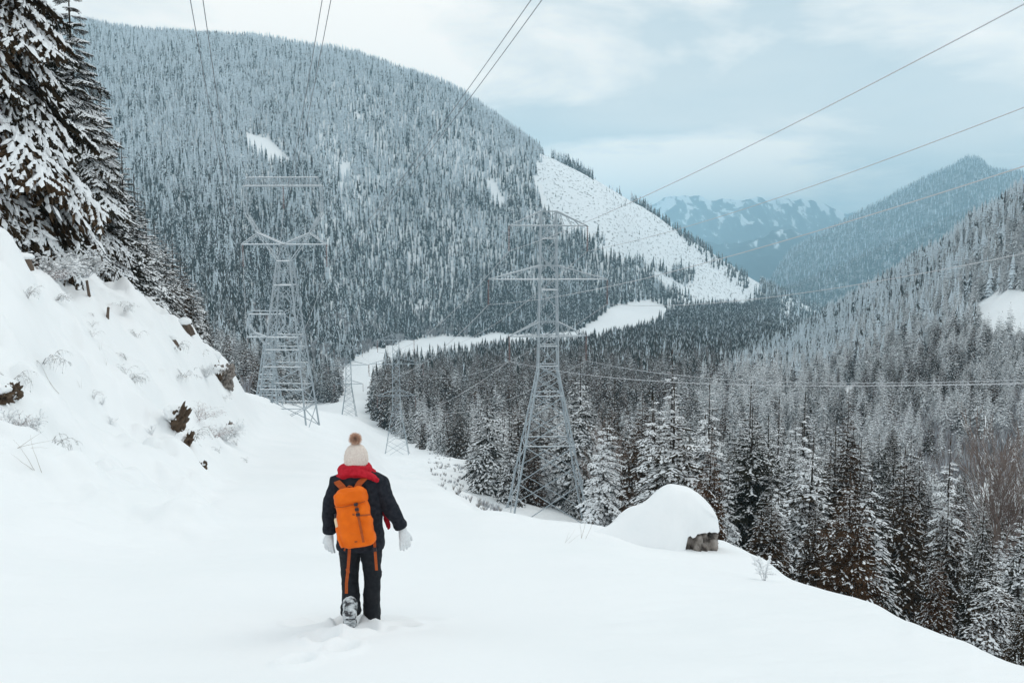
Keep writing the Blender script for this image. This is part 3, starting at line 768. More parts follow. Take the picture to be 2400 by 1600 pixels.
def broom(name, seed, n, m, spread=0.35, m2=None):
    """a leafless bush or tree of thin rising twigs, one unit tall."""
    r = np.random.default_rng(seed); v, fm = [], []
    for k in range(n):
        a = r.uniform(0, 6.283); b0 = r.uniform(0, 0.45); l = r.uniform(0.3, 0.65)
        base = np.array((spread * b0 * 0.6 * math.cos(a), spread * b0 * 0.6 * math.sin(a), b0))
        d = np.array((math.cos(a + r.uniform(-.6, .6)) * spread * r.uniform(0.4, 1.2), math.sin(a + r.uniform(-.6, .6)) * spread * r.uniform(0.4, 1.2), 1.0))
        tip = base + d * l
        n_ = np.array((-math.sin(a + 1), math.cos(a + 1), 0)) * r.uniform(0.008, 0.02)
        v += [base - n_, base + n_, tip]; fm += [1 if (m2 and r.random() < 0.55) else 0]
    for k in range(4):
        n_ = np.array((math.cos(k), math.sin(k), 0)) * 0.014
        v += [-n_, n_, np.array((0.02 * math.sin(k), 0.02 * math.cos(k), 0.7))]; fm += [0]
    return bpy.data.objects.new(name, soup(name, np.array([tuple(q) for q in v]), [m] + ([m2] if m2 else []), fm if m2 else None))
def mid_tree(name, seed, **kw):
    (tv, tf), nv, sv = conifer(seed=seed, **kw.pop('kw'))
    v = np.concatenate([nv, sv]); fm = np.concatenate([np.zeros(len(nv) // 3), np.ones(len(sv) // 3)])
    return bpy.data.objects.new(name, soup(name, v, [kw.get('needle', M_NEEDLE), M_LOAD], fm))
def proto_collection(name, objs):
    c = bpy.data.collections.new(name)
    for o in objs: c.objects.link(o)
    return c
def forest_nodes(coll):
    ng = bpy.data.node_groups.new('scatter_' + coll.name, 'GeometryNodeTree')
    ng.interface.new_socket('Geometry', in_out='INPUT', socket_type='NodeSocketGeometry')
    ng.interface.new_socket('Geometry', in_out='OUTPUT', socket_type='NodeSocketGeometry')
    N, L = ng.nodes, ng.links
    gi, go = N.new('NodeGroupInput'), N.new('NodeGroupOutput')
    ci = N.new('GeometryNodeCollectionInfo'); ci.inputs['Collection'].default_value = coll
    ci.inputs['Separate Children'].default_value = True; ci.inputs['Reset Children'].default_value = True
    ip = N.new('GeometryNodeInstanceOnPoints'); ip.inputs['Pick Instance'].default_value = True
    def attr(nm, t):
        a = N.new('GeometryNodeInputNamedAttribute'); a.data_type = t; a.inputs['Name'].default_value = nm
        return [s for s in a.outputs if s.enabled and s.name == 'Attribute'][0]
    L.new(gi.outputs[0], ip.inputs['Points']); L.new(ci.outputs[0], ip.inputs['Instance'])
    L.new(attr('idx', 'INT'), ip.inputs['Instance Index'])
    L.new(attr('scl', 'FLOAT_VECTOR'), ip.inputs['Scale'])
    e2r = N.new('FunctionNodeEulerToRotation'); L.new(attr('rot', 'FLOAT_VECTOR'), e2r.inputs[0]); L.new(e2r.outputs[0], ip.inputs['Rotation'])
    L.new(ip.outputs[0], go.inputs[0])
    return ng
def forest(name, coll, pts, scl, rot, idx, label, cat='forest'):
    me = bpy.data.meshes.new(name)
    n = len(pts)
    me.vertices.add(n); me.vertices.foreach_set('co', np.asarray(pts, np.float32).ravel())
    a = me.attributes.new('scl', 'FLOAT_VECTOR', 'POINT'); a.data.foreach_set('vector', np.asarray(scl, np.float32).ravel())
    a = me.attributes.new('rot', 'FLOAT_VECTOR', 'POINT'); a.data.foreach_set('vector', np.asarray(rot, np.float32).ravel())
    a = me.attributes.new('idx', 'INT', 'POINT'); a.data.foreach_set('value', np.asarray(idx, np.int32))
    o = link(name, me)
    md = o.modifiers.new('scatter', 'NODES'); md.node_group = forest_nodes(coll)
    tag(o, label, cat, None, 'stuff')
    return o
def spin(n, r, lean=0.03):
    return np.stack([r.uniform(-lean, lean, n), r.uniform(-lean, lean, n), r.uniform(0, 6.283, n)], 1)

MID = []
for k in range(3): MID.append(mid_tree(f'mid_a{k}', 60 + k, kw=dict(nbr=95, ntw=7, radius=(0.19, 0.17, 0.21)[k], snow=0.9, hang=0.07, droop=0.6, pitch_low=-0.4, width=0.42, sides=4)))
for k in range(3): MID.append(mid_tree(f'mid_b{k}', 64 + k, kw=dict(nbr=100, ntw=7, radius=(0.19, 0.17, 0.21)[k], snow=0.55, hang=0.10, sides=4)))
for k in range(3): MID.append(mid_tree(f'mid_c{k}', 68 + k, needle=M_CEDAR, kw=dict(nbr=110, ntw=7, radius=(0.20, 0.17, 0.22)[k], snow=0.25, hang=0.15, pitch_top=0.4, sides=4)))
C_MID = proto_collection('mid_trees', MID)
# 0-2 white, 3-5 half, 6-8 dark, then frosted brooms
M_PALE = mat('rime', (0.77, 0.84, 0.89), 0.9, 0, 0.05)  # rime, with some blue of sky-lit shade mixed into its colour
FAR = [light_tree(f'far_a{k}', 200 + k, 11, 7, (0.125, 0.10, 0.145)[k], 0.95, M_NEEDLE, m_snow=M_PALE) for k in range(3)]
FAR += [light_tree(f'far_b{k}', 210 + k, 11, 7, (0.13, 0.105, 0.15)[k], 0.50, M_NEEDLE, m_snow=M_PALE) for k in range(3)]
FAR += [light_tree(f'far_c{k}', 220 + k, 11, 7, (0.13, 0.11, 0.15)[k], 0.16, M_NEEDLE, m_snow=M_PALE) for k in range(3)]
FAR += [broom(f'far_d{k}', 230 + k, 90, M_TWIG, 0.4, M_FROST) for k in range(3)]
C_FAR = proto_collection('far_trees', FAR)
for o in MID: C_FAR.objects.link(o)               # sorted by name: 12 far kinds, then the 9 fuller ones

n = len(far_i)
r2 = np.random.default_rng(7)
kindm = r2.choice(3, n, p=[0.36, 0.36, 0.28])
w = hh[far_i] * r2.uniform(0.85, 1.15, n)
forest('valley_forest', C_MID, np.stack([x_[far_i], y_[far_i], z_[far_i] - 0.2], 1), np.stack([w, w, hh[far_i]], 1), spin(n, r2), kindm * 3 + r2.integers(0, 3, n),
       'dense snowy conifer forest behind the near stand, below the right hillside')

def far_forest(name, count, u0, u1, y0, y1, seed, allow, dist, height, mixer, label):
    r, u, y, rt, x, z, v = scatter(count, u0, u1, y0, y1, seed)
    ok = allow(u, v, y, x)
    u, y, rt, x, z, v = u[ok], y[ok], rt[ok], x[ok], z[ok], v[ok]
    h = height(u, v, y) * r.uniform(0.55, 1.2, len(u)) * (1 + 0.22 * fbm(x / 60, y / 60, 83, 3))
    vis = (rt + h / y) > grid_at(u, y, RUNMAX) + 0.0008
    u, y, rt, x, z, v, h = u[vis], y[vis], rt[vis], x[vis], z[vis], v[vis], h[vis]
    k = thin(x, y, dist(y))
    u, y, x, z, v, h = u[k], y[k], x[k], z[k], v[k], h[k]
    idx, sc = mixer(r, u, v, y, x)
    idx = np.where((y < 750 + r.uniform(-200, 350, len(y))) & (idx < 9), idx + 12, idx)
    h = h * sc
    w = h * r.uniform(0.9, 1.3, len(h))
    print(name, len(h))
    return forest(name, C_FAR, np.stack([x, y, z - 0.3], 1), np.stack([w, w, h], 1), spin(len(h), r), idx, label)
def mix_of(r, n, pw, ph, pd, pb):
    q = r.random(n); k = r.integers(0, 3, n)
    s = pw + ph + pd + pb
    a, b, c = pw / s, (pw + ph) / s, (pw + ph + pd) / s
    g = np.where(q < a, 0, np.where(q < b, 1, np.where(q < c, 2, 3)))
    return g * 3 + k, np.where(g == 3, 0.5, 1.0)

SNOWGAPS = [[(560, 305), (620, 320), (675, 375), (660, 392), (610, 365), (570, 340)], [(775, 380), (800, 375), (808, 410), (785, 420)], [(1115, 415), (1140, 420), (1165, 480), (1130, 470)],
            [(815, 262), (838, 262), (838, 285), (815, 285)]]
def allow_left(u, v, y, x):
    ok = (u < 1790) & (fbm(x / 30, y / 30, 87, 3) > -0.66) & ~in_poly(u + 14 * fbm(x / 45, y / 45, 33, 3), v + 7 * fbm(x / 45, y / 45, 34, 3), CORRIDOR) & ~in_poly(u + 26 * fbm(x / 50, y / 50, 35, 3), v + 16 * fbm(x / 50, y / 50, 36, 3), CLEARCUT)
    for g in SNOWGAPS: ok &= ~in_poly(u, v, g)
    return ok & ~((u > 840) & (y < 425)) & ((u < 840) | (u > edge_u(v) + 4)) & ~((y < 520) & (u > 590) & (u < 840)) & ~((v > 925) & (u > 600) & (u < 845))
def hillness(u, v, y):
    return np.where(u > 1900, 1.0, sstep(-22, 26, v - (735 + (1900 - u) * 0.62))) * (y < 1500) * sstep(1500, 1640, u)
def mix_left(r, u, v, y, x):
    n = len(u)
    up = sstep(640, 220, v) + fbm(x / 160, y / 160, 5, 3) * 0.5          # rime thickens with altitude
    foot = np.where((u < 1080) & (u > 560), sstep(690, 770, v) * sstep(930, 840, v), 0) * (fbm(x / 90, y / 90, 15, 2) > -0.25)
    pw = 0.12 + 0.98 * np.clip(up, 0, 1); pd = 0.52 * (1 - np.clip(up * 1.1, 0, 1)) + 0.04; ph = 0.36
    val = (u > 840) & (v > 690)
    pw = np.where(val, 0.03, pw); pd = np.where(val, 0.85, pd); ph = np.where(val, 0.16, ph)
    east = sstep(1000, 1300, u) * sstep(300, 500, v)
    pd = pd + 0.2 * east
    hl = hillness(u, v, y)
    pw = pw * (1 - hl) + 0.8 * hl; pd = pd * (1 - hl) + 0.12 * hl
    return mix_of(r, n, pw, ph, pd, foot * 2.2 + 0.5 * hl * sstep(820, 900, v))
far_forest('mountain_forest', 650000, -250, 1790, 330, 3050, 301, allow_left,
           lambda y: np.interp(y, [330, 900, 1600, 2600, 3050], [4.6, 5.0, 5.8, 7.0, 7.5]), lambda u, v, y: np.interp(y, [300, 700, 2600], [19, 25, 26]),
           mix_left, 'rimed conifer forest covering the long left mountain and the valley floor')
HILLGAPS = [[(2235, 705), (2290, 672), (2420, 660), (2420, 800), (2330, 790), (2250, 775)], [(2195, 720), (2230, 705), (2235, 730), (2200, 742)], [(1925, 895), (1990, 868), (1995, 905), (1935, 925)]]
def allow_right(u, v, y, x):
    ok = (u > 1690) & (y > 250)
    for g in HILLGAPS: ok &= ~in_poly(u, v, g)
    return ok & ~((u < 1950) & (y < 430)) & ~((u >= 1950) & (v >= 1090))
def mix_right(r, u, v, y, x):
    n = len(u)
    f = fbm(x / 120, y / 120, 25, 3)
    thick = np.clip(sstep(840, 980, v) * (0.5 + f * 1.4), 0, 1) * 2.2 + 0.10
    hl = hillness(u, v, y) * (1 - np.exp(-((u - 2070) / 150) ** 2 - ((v - 925 + 0.35 * (u - 2070)) / 62) ** 2) * (f > -0.35))
    return mix_of(r, n, np.clip(0.90 + 0.6 * f, 0.1, 2) * hl + 0.03 * (1 - hl), 0.34 * hl + 0.16 * (1 - hl), np.clip(0.10 - 0.4 * f, 0.03, 1) * hl + 0.75 * (1 - hl), thick * hl)
far_forest('hillside_forest', 180000, 1690, 2700, 250, 1750, 302, allow_right,
           lambda y: np.interp(y, [250, 500, 1500], [4.4, 4.8, 6.2]), lambda u, v, y: np.interp(y, [250, 500, 1000], [15, 19, 23]),
           mix_right, 'frosted conifers and thickets covering the steep right hillside')
far_forest('distant_forest', 60000, 1640, 2520, 1750, 7600, 303, lambda u, v, y, x: (u > 1790) | (y > 3300),
           lambda y: np.interp(y, [1750, 4000, 7600], [9, 14, 20]), lambda u, v, y: np.interp(y, [1750, 7600], [26, 34]),
           lambda r, u, v, y, x: mix_of(r, len(u), np.where(y > 5600, 0.30, 0.06), 0.4, np.where(y > 5600, 0.35, 0.8), 0.0),
           'blue hazy forest on the distant right-hand mountain')
# leafless frosted thicket between the near stand and the right hillside
r, u, y, rt, x, z, v = scatter(9000, 1880, 2600, 140, 420, 404)
ok = (v < 1130) & (fbm(x / 40, y / 40, 71, 2) > -0.55) & ((u > 2080) | (v < 1010))
u, y, x, z = u[ok], y[ok], x[ok], z[ok]
k = thin(x, y, 2.6); u, y, x, z = u[k], y[k], x[k], z[k]
h = r.uniform(3.0, 8.0, len(u)); print('thicket', len(u))
forest('frosted_thicket', C_FAR, np.stack([x, y, z - 0.2], 1), np.stack([h * 1.1, h * 1.1, h], 1), spin(len(h), r), 9 + r.integers(0, 3, len(h)),
       'grey leafless frosted thicket on the slope beyond the right-hand conifers', 'thicket')
# dark trees along the crest of the cutover, and the few left standing on it
r = np.random.default_rng(55)
lo_ = []
while len(lo_) < 260:
    a, b = r.uniform(1235, 1750), r.uniform(1900, 2950)
    q = on_ground(a, b)
    if in_poly(np.array([a]), np.array([row(q.z / b)]), CLEARCUT)[0] and float(fbm(np.array([q.x / 120]), np.array([q.y / 120]), 66, 2)[0]) > -0.1: lo_.append((a, b))
cr = np.concatenate([np.stack([r.uniform(1292, 1362, 70), r.uniform(2560, 2680, 70)], 1), np.stack([r.uniform(1478, 1720, 190), r.uniform(2690, 2900, 190)], 1),
                     np.stack([r.uniform(1475, 1580, 90), r.uniform(2180, 2320, 90)], 1), np.array(lo_)])
pt = np.array([tuple(on_ground(a, b)) for a, b in cr]); h = r.uniform(14, 28, len(pt)); h[:70] *= 0.8; h[350:] *= r.uniform(0.12, 0.45, len(h) - 350)
forest('crest_forest', C_FAR, pt, np.stack([h, h, h], 1), spin(len(h), r), 6 + r.integers(0, 3, len(h)), 'dark conifers along the crest of the snowy cutover slope')

# ------------------------------------------------------------------ haze
def haze_box():
    bm = bmesh.new()
    bmesh.ops.create_cube(bm, size=1)
    me = bpy.data.meshes.new('haze'); bm.to_mesh(me); bm.free()
    o = link('haze', me)
    lo, hi = Vector((-17500, -150, -480)), Vector((17500, 17400, 690))
    o.location = (lo + hi) / 2; o.scale = hi - lo
    m = bpy.data.materials.new('air'); m.use_nodes = True
    nt = m.node_tree; nt.nodes.clear()
    vo = nt.nodes.new('ShaderNodeVolumePrincipled'); ou = nt.nodes.new('ShaderNodeOutputMaterial')
    vo.inputs['Color'].default_value = (0.54, 0.84, 1.0, 1)
    vo.inputs['Density'].default_value = HAZE
    vo.inputs['Density Attribute'].default_value = ''
    nt.links.new(vo.outputs[0], ou.inputs['Volume'])
    me.materials.append(m)
    tag(o, 'pale blue winter haze filling the valley', 'haze', None, 'stuff')
HAZE = 1.1e-4
haze_box()
# ------------------------------------------------------------------ pylons
M_STEEL = noisy('galvanised_steel', [(0.3, (0.27, 0.32, 0.355)), (0.7, (0.44, 0.49, 0.525))], 2.0, rough=0.6, spec=0.4)
M_INSUL = mat('insulator', (0.20, 0.12, 0.11), 0.5)
M_WIRE = mat('cable', (0.52, 0.53, 0.55), 0.6)
bar_me = mesh_np('bar', [(-.5, -.5, 0), (.5, -.5, 0), (.5, .5, 0), (-.5, .5, 0), (-.5, -.5, 1), (.5, -.5, 1), (.5, .5, 1), (-.5, .5, 1)],
                 [(0, 3, 2, 1), (4, 5, 6, 7), (0, 1, 5, 4), (1, 2, 6, 5), (2, 3, 7, 6), (3, 0, 4, 7)], M_STEEL)
snow_me = bar_me.copy(); snow_me.name = 'bar_snow'; snow_me.materials[0] = M_LOAD
def bar(name, a, b, w, parent, me=None):
    a, b = Vector(a), Vector(b)
    d = b - a
    o = link(name, me or bar_me, parent)
    o.location = a
    o.rotation_mode = 'QUATERNION'
    q = d.to_track_quat('Z', 'Y')
    o.rotation_quaternion = q
    o.scale = (w, w, d.length)
    return o
def snowcap(a, b, w, parent):
    a, b = Vector(a), Vector(b)
    d = b - a
    up = Vector((0, 0, w * 0.62))
    o = bar('snow_load', a + up, b + up, w * 0.55, parent, snow_me)
    return o
def insulator_mesh(L, r, discs):
    pr = [(0.02, 0)]
    for k in range(discs):
        z = -L * (k + 0.3) / discs
        pr += [(0.03, z), (r, z - L * 0.25 / discs), (r, z - L * 0.45 / discs), (0.03, z - L * 0.5 / discs)]
    pr.append((0.02, -L))
    n = 8; v = []; f = []
    for (q, z) in pr:
        for s in range(n): v.append((q * math.cos(6.283 * s / n), q * math.sin(6.283 * s / n), z))
    for i in range(len(pr) - 1):
        for s in range(n): f.append((i * n + s, i * n + (s + 1) % n, (i + 1) * n + (s + 1) % n, (i + 1) * n + s))
    return mesh_np('insulator', v, f, M_INSUL)
def rot_for(u):                                   # face across the line of sight
    return 0.0

def suspension_pylon(base, H, rz, label, wbase, arms, wbody, snow=True, fine=True, top=None, thick=1.0, waist=0.46):
    """square lattice pylon with three pairs of crossarms. arms: [(height fraction, half length, apex rise)]"""
    t = empty('power_pylon', base, rz)
    tag(t, label, 'pylon', 'lattice power pylons')
    zs = waist * H
    hw = lambda z: (wbase + (wbody - wbase) * min(z / zs, 1)) / 2 if z < zs else wbody / 2 * (1 - 0.25 * (z - zs) / (H - zs))
    C4 = [(-1, -1), (1, -1), (1, 1), (-1, 1)]
    lw = 0.17 * thick; bw = 0.10 * thick
    for cx_, cy_ in C4:
        l = bar('leg', (cx_ * hw(0), cy_ * hw(0), -1.5), (cx_ * hw(zs), cy_ * hw(zs), zs), lw, t)
        bar('leg', (cx_ * hw(zs), cy_ * hw(zs), zs), (cx_ * hw(H), cy_ * hw(H), H), lw * 0.8, t)
    # panels
    levels = [0.0]
    while levels[-1] < H * 0.985:
        z = levels[-1]
        levels.append(min(H, z + max(hw(z) * 2 * (1.0 if z >= zs else 0.55), 1.5)))
    for k in range(len(levels) - 1):
        z0, z1 = levels[k], levels[k + 1]
        for s in range(4):
            (ax, ay), (bx_, by_) = C4[s], C4[(s + 1) % 4]
            p00 = (ax * hw(z0), ay * hw(z0), z0); p01 = (bx_ * hw(z0), by_ * hw(z0), z0)
            p10 = (ax * hw(z1), ay * hw(z1), z1); p11 = (bx_ * hw(z1), by_ * hw(z1), z1)
            if not fine and s in (1, 3): continue
            bar('brace', p00, p11, bw, t)
            if z0 < zs or k % 2: bar('brace', p01, p10, bw, t)
            if (z0 < zs and k % 2) or (z0 >= zs and k % 3 == 0):
                bar('cross_beam', p10, p11, bw, t)
                if snow and s in (0, 2): snowcap(p10, p11, bw * 1.2, t)
    tips = []
    for (fz, half, rise) in arms:
        z = fz * H
        arm = empty('crossarm', (0, 0, z)); arm.parent = t
        b = hw(z)
        for sx in (-1, 1):
            tipp = Vector((sx * half, 0, 0))
            for sy in (-1, 1):
                root = Vector((sx * b, sy * b, 0)); top_ = Vector((sx * b, sy * b, rise))
                bar('chord', root, tipp, bw * 1.2, arm)
                bar('chord', top_, tipp, bw * 1.2, arm)
                if snow:
                    snowcap(root, tipp, bw * 1.3, arm); snowcap(top_, tipp, bw * 1.1, arm)
                if fine:
                    for q in (0.25, 0.5, 0.75):
                        lo = root.lerp(tipp, q); hi = top_.lerp(tipp, max(0, q - 0.18))
                        bar('lacing', lo, hi, bw * 0.7, arm)
            for q in (0.3, 0.6):
                bar('lacing', Vector((sx * b, -b, 0)).lerp(tipp, q), Vector((sx * b, b, 0)).lerp(tipp, q), bw * 0.7, arm)
            tips.append(Vector((sx * half, 0, z)))
        for sy in (-1, 1):
            bar('chord', (-b, sy * b, 0), (b, sy * b, 0), bw * 1.2, arm)
            bar('chord', (-b, sy * b, rise), (b, sy * b, rise), bw * 1.1, arm)
            if snow: snowcap((-b, sy * b, 0), (b, sy * b, 0), bw * 1.3, arm)
    return t, tips
def hang_insulators(t, tips, L, r=0.14, discs=14):
    me = insulator_mesh(L, r, discs); ends = []
    M_ = Matrix.Translation(t.location) @ Matrix.Rotation(t.rotation_euler.z, 4, 'Z')
    for p in tips:
        o = link('insulator', me, t); o.location = p
        ends.append(M_ @ (p + Vector((0, 0, -L))))
    return ends

# middle pylon (right), three pairs of arms
yB = 130.0
pB = on_ground(1257, yB); topB = P(1257, 487, yB).z; HB = topB - pB.z
def fz(v): return (P(1257, v, yB).z - pB.z) / HB
mB = yB / F                                       # metres per picture unit there
pylB, tipsB = suspension_pylon(pB, HB, 0.06, 'tall double-circuit lattice pylon with three crossarms in front of the near stand', 190 * mB,
    [(fz(772), 89 * mB, 34 * mB), (fz(642), 137 * mB, 32 * mB), (fz(519), 90 * mB, 33 * mB)], 46 * mB, thick=1.0, waist=fz(850))
endsB = hang_insulators(pylB, tipsB, 57 * mB)
# its far neighbour down the slope
yD = 293.0
pD = on_ground(912, yD); mD = yD / F; HD = P(912, 768, yD).z - pD.z
pylD, tipsD = suspension_pylon(pD, HD, 0.1, 'thin grey lattice pylon among trees beyond the walker', 60 * mD, [(0.50, 44 * mD, 13 * mD), (0.76, 62 * mD, 14 * mD), (0.955, 42 * mD, 13 * mD)], 18 * mD, fine=False, snow=False, thick=0.8, waist=0.40)
endsD = hang_insulators(pylD, tipsD, 28 * mD, 0.16, 8)
# pylon standing in the cleared corridor
yC = 480.0
pC = on_ground(802, yC); mC = yC / F; HC = P(802, 792, yC).z - pC.z
pylC, tipsC = suspension_pylon(pC, HC, 0.1, 'small lattice pylon standing in the snowy cleared corridor', 36 * mC, [(0.46, 33 * mC, 8 * mC), (0.72, 46 * mC, 11 * mC), (0.94, 32 * mC, 9 * mC)], 13 * mC, fine=False, snow=False, thick=1.15, waist=0.42)
endsC = hang_insulators(pylC, tipsC, 18 * mC, 0.2, 6)

# left pylon: delta head with a bridge, hanging phases
yA = 140.0
mA = yA / F
pA = on_ground(662, yA)
def zA(v): return P(660, v, yA).z - pA.z
def delta_pylon(base, mm, zf, rz, label, thick, fine=True, snow=True, halfbase=58):
    t = empty('power_pylon', base, rz); tag(t, label, 'pylon', 'lattice power pylons')
    lw, bw = 0.22 * thick, 0.12 * thick
    C4 = [(-1, -1), (1, -1), (1, 1), (-1, 1)]
    zw = zf(600)                                   # waist
    hw = lambda z: mm * (halfbase + (15 - halfbase) * min(max(z / zw, 0), 1))
    for cx_, cy_ in C4:
        bar('leg', (cx_ * hw(0), cy_ * hw(0), -2.0 if cx_ > 0 else -1), (cx_ * hw(zw), cy_ * hw(zw), zw), lw, t)
    lv = [zf(v) for v in (985, 930, 888, 838, 800, 772, 738, 700, 655, 600)]
    for k in range(len(lv) - 1):
        z0, z1 = lv[k], lv[k + 1]
        for s in range(4):
            (ax, ay), (bx_, by_) = C4[s], C4[(s + 1) % 4]
            p00 = (ax * hw(z0), ay * hw(z0), z0); p01 = (bx_ * hw(z0), by_ * hw(z0), z0)
            p10 = (ax * hw(z1), ay * hw(z1), z1); p11 = (bx_ * hw(z1), by_ * hw(z1), z1)
            bar('brace', p00, p11, bw * 0.9, t); bar('brace', p01, p10, bw * 0.9, t)
            if k not in (5, 6): 
                bar('cross_beam', p10, p11, bw, t)
                if snow and s in (0, 2): snowcap(p10, p11, bw * 1.4, t)
    zc_, zv, zk, zb0, zb1 = zf(562), zf(540), zf(490), zf(428), zf(408)
    d = 11 * mm                                    # half depth of the head
    head = empty('bridge', (0, 0, 0)); head.parent = t
    def both(nm, a, b, w, sn=True):
        for sy in (-1, 1):
            pa, pb = Vector((a[0] * mm, sy * d, a[1])), Vector((b[0] * mm, sy * d, b[1]))
            bar(nm, pa, pb, w, head)
            if snow and sn and abs(b[1] - a[1]) < 2.2 * abs(b[0] - a[0]) * mm: snowcap(pa, pb, w * 1.2, head)
    for sx in (-1, 1):
        both('chord', (sx * 15, zw), (0, zc_), bw * 1.1, False)
        both('chord', (sx * 15, zw), (sx * 58, zv), bw)
        both('chord', (0, zc_), (sx * 60, zf(536)), bw * 1.4)
        both('chord', (sx * 60, zf(536)), (sx * 88, zk), bw * 1.3)
        both('chord', (sx * 58, zv), (sx * 78, zf(500)), bw)
        both('chord', (sx * 88, zk), (sx * 88, zb0), bw * 1.2, False)
        both('chord', (sx * 66, zb0), (sx * 88, zk), bw, False)
        both('chord', (sx * 88, zb0), (sx * 78, zb1), bw * 0.9, False)
        both('chord', (sx * 60, zf(536)), (sx * 97, zc_), bw)
        both('lacing', (sx * 30, zc_), (sx * 60, zf(536)), bw * 0.7, False)
    both('chord', (-97, zc_), (97, zc_), bw * 1.4)
    both('chord', (-90, zb0), (90, zb0), bw * 1.3)
    pa, pb = Vector((-80 * mm, 0, zb1)), Vector((80 * mm, 0, zb1))
    bar('chord', pa, pb, bw * 1.2, head)
    if snow: snowcap(pa, pb, bw * 1.4, head)
    if fine:
        for q in range(-8, 8):
            x0, x1 = q * 10.5, (q + 1) * 10.5
            for sy in (-1, 1):
                bar('lacing', (x0 * mm, sy * d, zb0), ((x0 + 5) * mm, 0, zb1), bw * 0.5, head)
                bar('lacing', ((x0 + 5) * mm, 0, zb1), (x1 * mm, sy * d, zb0), bw * 0.5, head)
    return t, [Vector((-97 * mm, 0, zc_)), Vector((97 * mm, 0, zc_)), Vector((0, 0, zb0))]
pylA, tipsA = delta_pylon(pA, mA, zA, -0.05, 'large lattice pylon with a wide bridge head on the left of the corridor', 0.82)
endsA = hang_insulators(pylA, tipsA, 50 * mA, 0.15, 14)
# a smaller pylon of the same line seen behind its left leg
yE = 300.0
mE = yE / F * 0.47
pE = on_ground(618, yE)
s_ = (P(618, 714, yE).z - pE.z) / zA(408)
pylE, tipsE = delta_pylon(pE, mE, lambda v: zA(v) * s_, 0.0, 'smaller bridge-headed pylon half hidden behind the large left one', 1.3, fine=False)
endsE = hang_insulators(pylE, tipsE, 26 * mE, 0.16, 8)

# ------------------------------------------------------------------ cables
def cable(a, b, sag, rad, label, group, n=60, extra=None):
    a, b = Vector(a), Vector(b)
    pts = []
    for i in range(n + 1):
        s = i / n
        p = a.lerp(b, s); p.z -= 4 * sag * s * (1 - s)
        pts.append(p)
    d = (b - a).normalized(); side = d.cross(Vector((0, 0, 1))).normalized(); up = side.cross(d)
    v, f = [], []
    m = 6
    for p in pts:
        for k in range(m):
            q = p + (side * math.cos(6.283 * k / m) + up * math.sin(6.283 * k / m)) * rad
            v.append(tuple(q))
    for i in range(n):
        for k in range(m): f.append((i * m + k, i * m + (k + 1) % m, (i + 1) * m + (k + 1) % m, (i + 1) * m + k))
    o = link('power_cable', mesh_np('power_cable', v, f, M_WIRE, smooth=True))
    return tag(o, label, 'cable', group), pts
def through(a, target, s, sag):
    """far end of a cable from a that passes through target at fraction s."""
    t = Vector(target); t.z += 4 * sag * s * (1 - s)
    return Vector(a) + (t - Vector(a)) / s
# tips order on the middle pylon: (low L, low R, mid L, mid R, top L, top R)
RIGHTS = [(0, 2352, 880, 42, 3.0, 'lower left arm'), (1, 2352, 872, 55, 3.0, 'lower right arm'), (2, 2352, 382, 42, 3.0, 'middle left arm'),
          (3, 2352, 582, 55, 3.0, 'middle right arm'), (4, 2352, 10, 42, 2.2, 'top left arm'), (5, 2352, 247, 55, 2.2, 'top right arm')]
for k, u, v, y, sag, nm in RIGHTS:
    e = through(endsB[k], P(u, v, y), 0.62, sag)
    cable(endsB[k], e, sag, 0.028, f'pale cable from the {nm} of the middle pylon to the right picture edge', 'cables of the middle pylon')
    cable(endsB[k], endsD[k], 4.0, 0.035, f'thin cable from the {nm} of the middle pylon to the thin pylon', 'cables to the thin pylon')
for k, nm in enumerate(['lower left', 'lower right', 'middle left', 'middle right', 'top left', 'top right']):
    far = on_ground(1010 + 10 * k, 900) + Vector((0, 0, 30 + 6 * (k // 2)))
    cable(endsD[k], far, 8.0, 0.03, f'faint cable leading from the {nm} arm of the thin pylon into the valley', 'far cables')
M_DARKW = mat('overhead_cable', (0.16, 0.17, 0.19), 0.6)
OVER = [(0, [(437, 0), (466, 0)], 48, 'left'), (2, [(740, 0), (760, 0)], 52, 'middle'), (1, [(1220, 0), (1245, 0)], 46, 'right')]
for k, tops, y, nm in OVER:
    pr = []
    for q, (u, v) in enumerate(tops):
        a = endsA[k] + Vector((0.23 if q else -0.23, 0, 0))
        e = through(a, P(u, v, y), 0.52, 3.5)
        o, pts = cable(a, e, 3.5, 0.020, f'{"right" if q else "left"} wire of the {nm} overhead pair running to the left pylon', 'overhead wires', 90)
        o.data.materials[0] = M_DARKW
        pr.append(pts)
    # spacer clamp between the two wires
    i = 26
    for i in ((24,) if nm != 'middle' else ()):
        pa, pb = pr[0][i], pr[1][i]
        t = empty('wire_spacer', pa); tag(t, f'small metal spacer clamping the {nm} overhead wire pair', 'spacer', 'wire spacers')
        bar('rod', Vector((0, 0, 0)), pb - pa, 0.07, t)
        for p in (Vector((0, 0, 0)), pb - pa):
            bar('clamp', p + Vector((0, 0, -0.10)), p + Vector((0, 0, 0.10)), 0.12, t)
for k, nm in ((0, 'left'), (1, 'right'), (2, 'middle')):
    cable(endsA[k], endsE[k], 4.0, 0.03, f'thin cable between the two bridge-headed pylons, {nm} phase', 'far cables')
    cable(endsE[k], endsC[min(k + 2, 5)] if False else on_ground(690 + 20 * k, 900) + Vector((0, 0, 34)), 8.0, 0.03, f'faint {nm} cable leaving the smaller bridge-headed pylon', 'far cables')
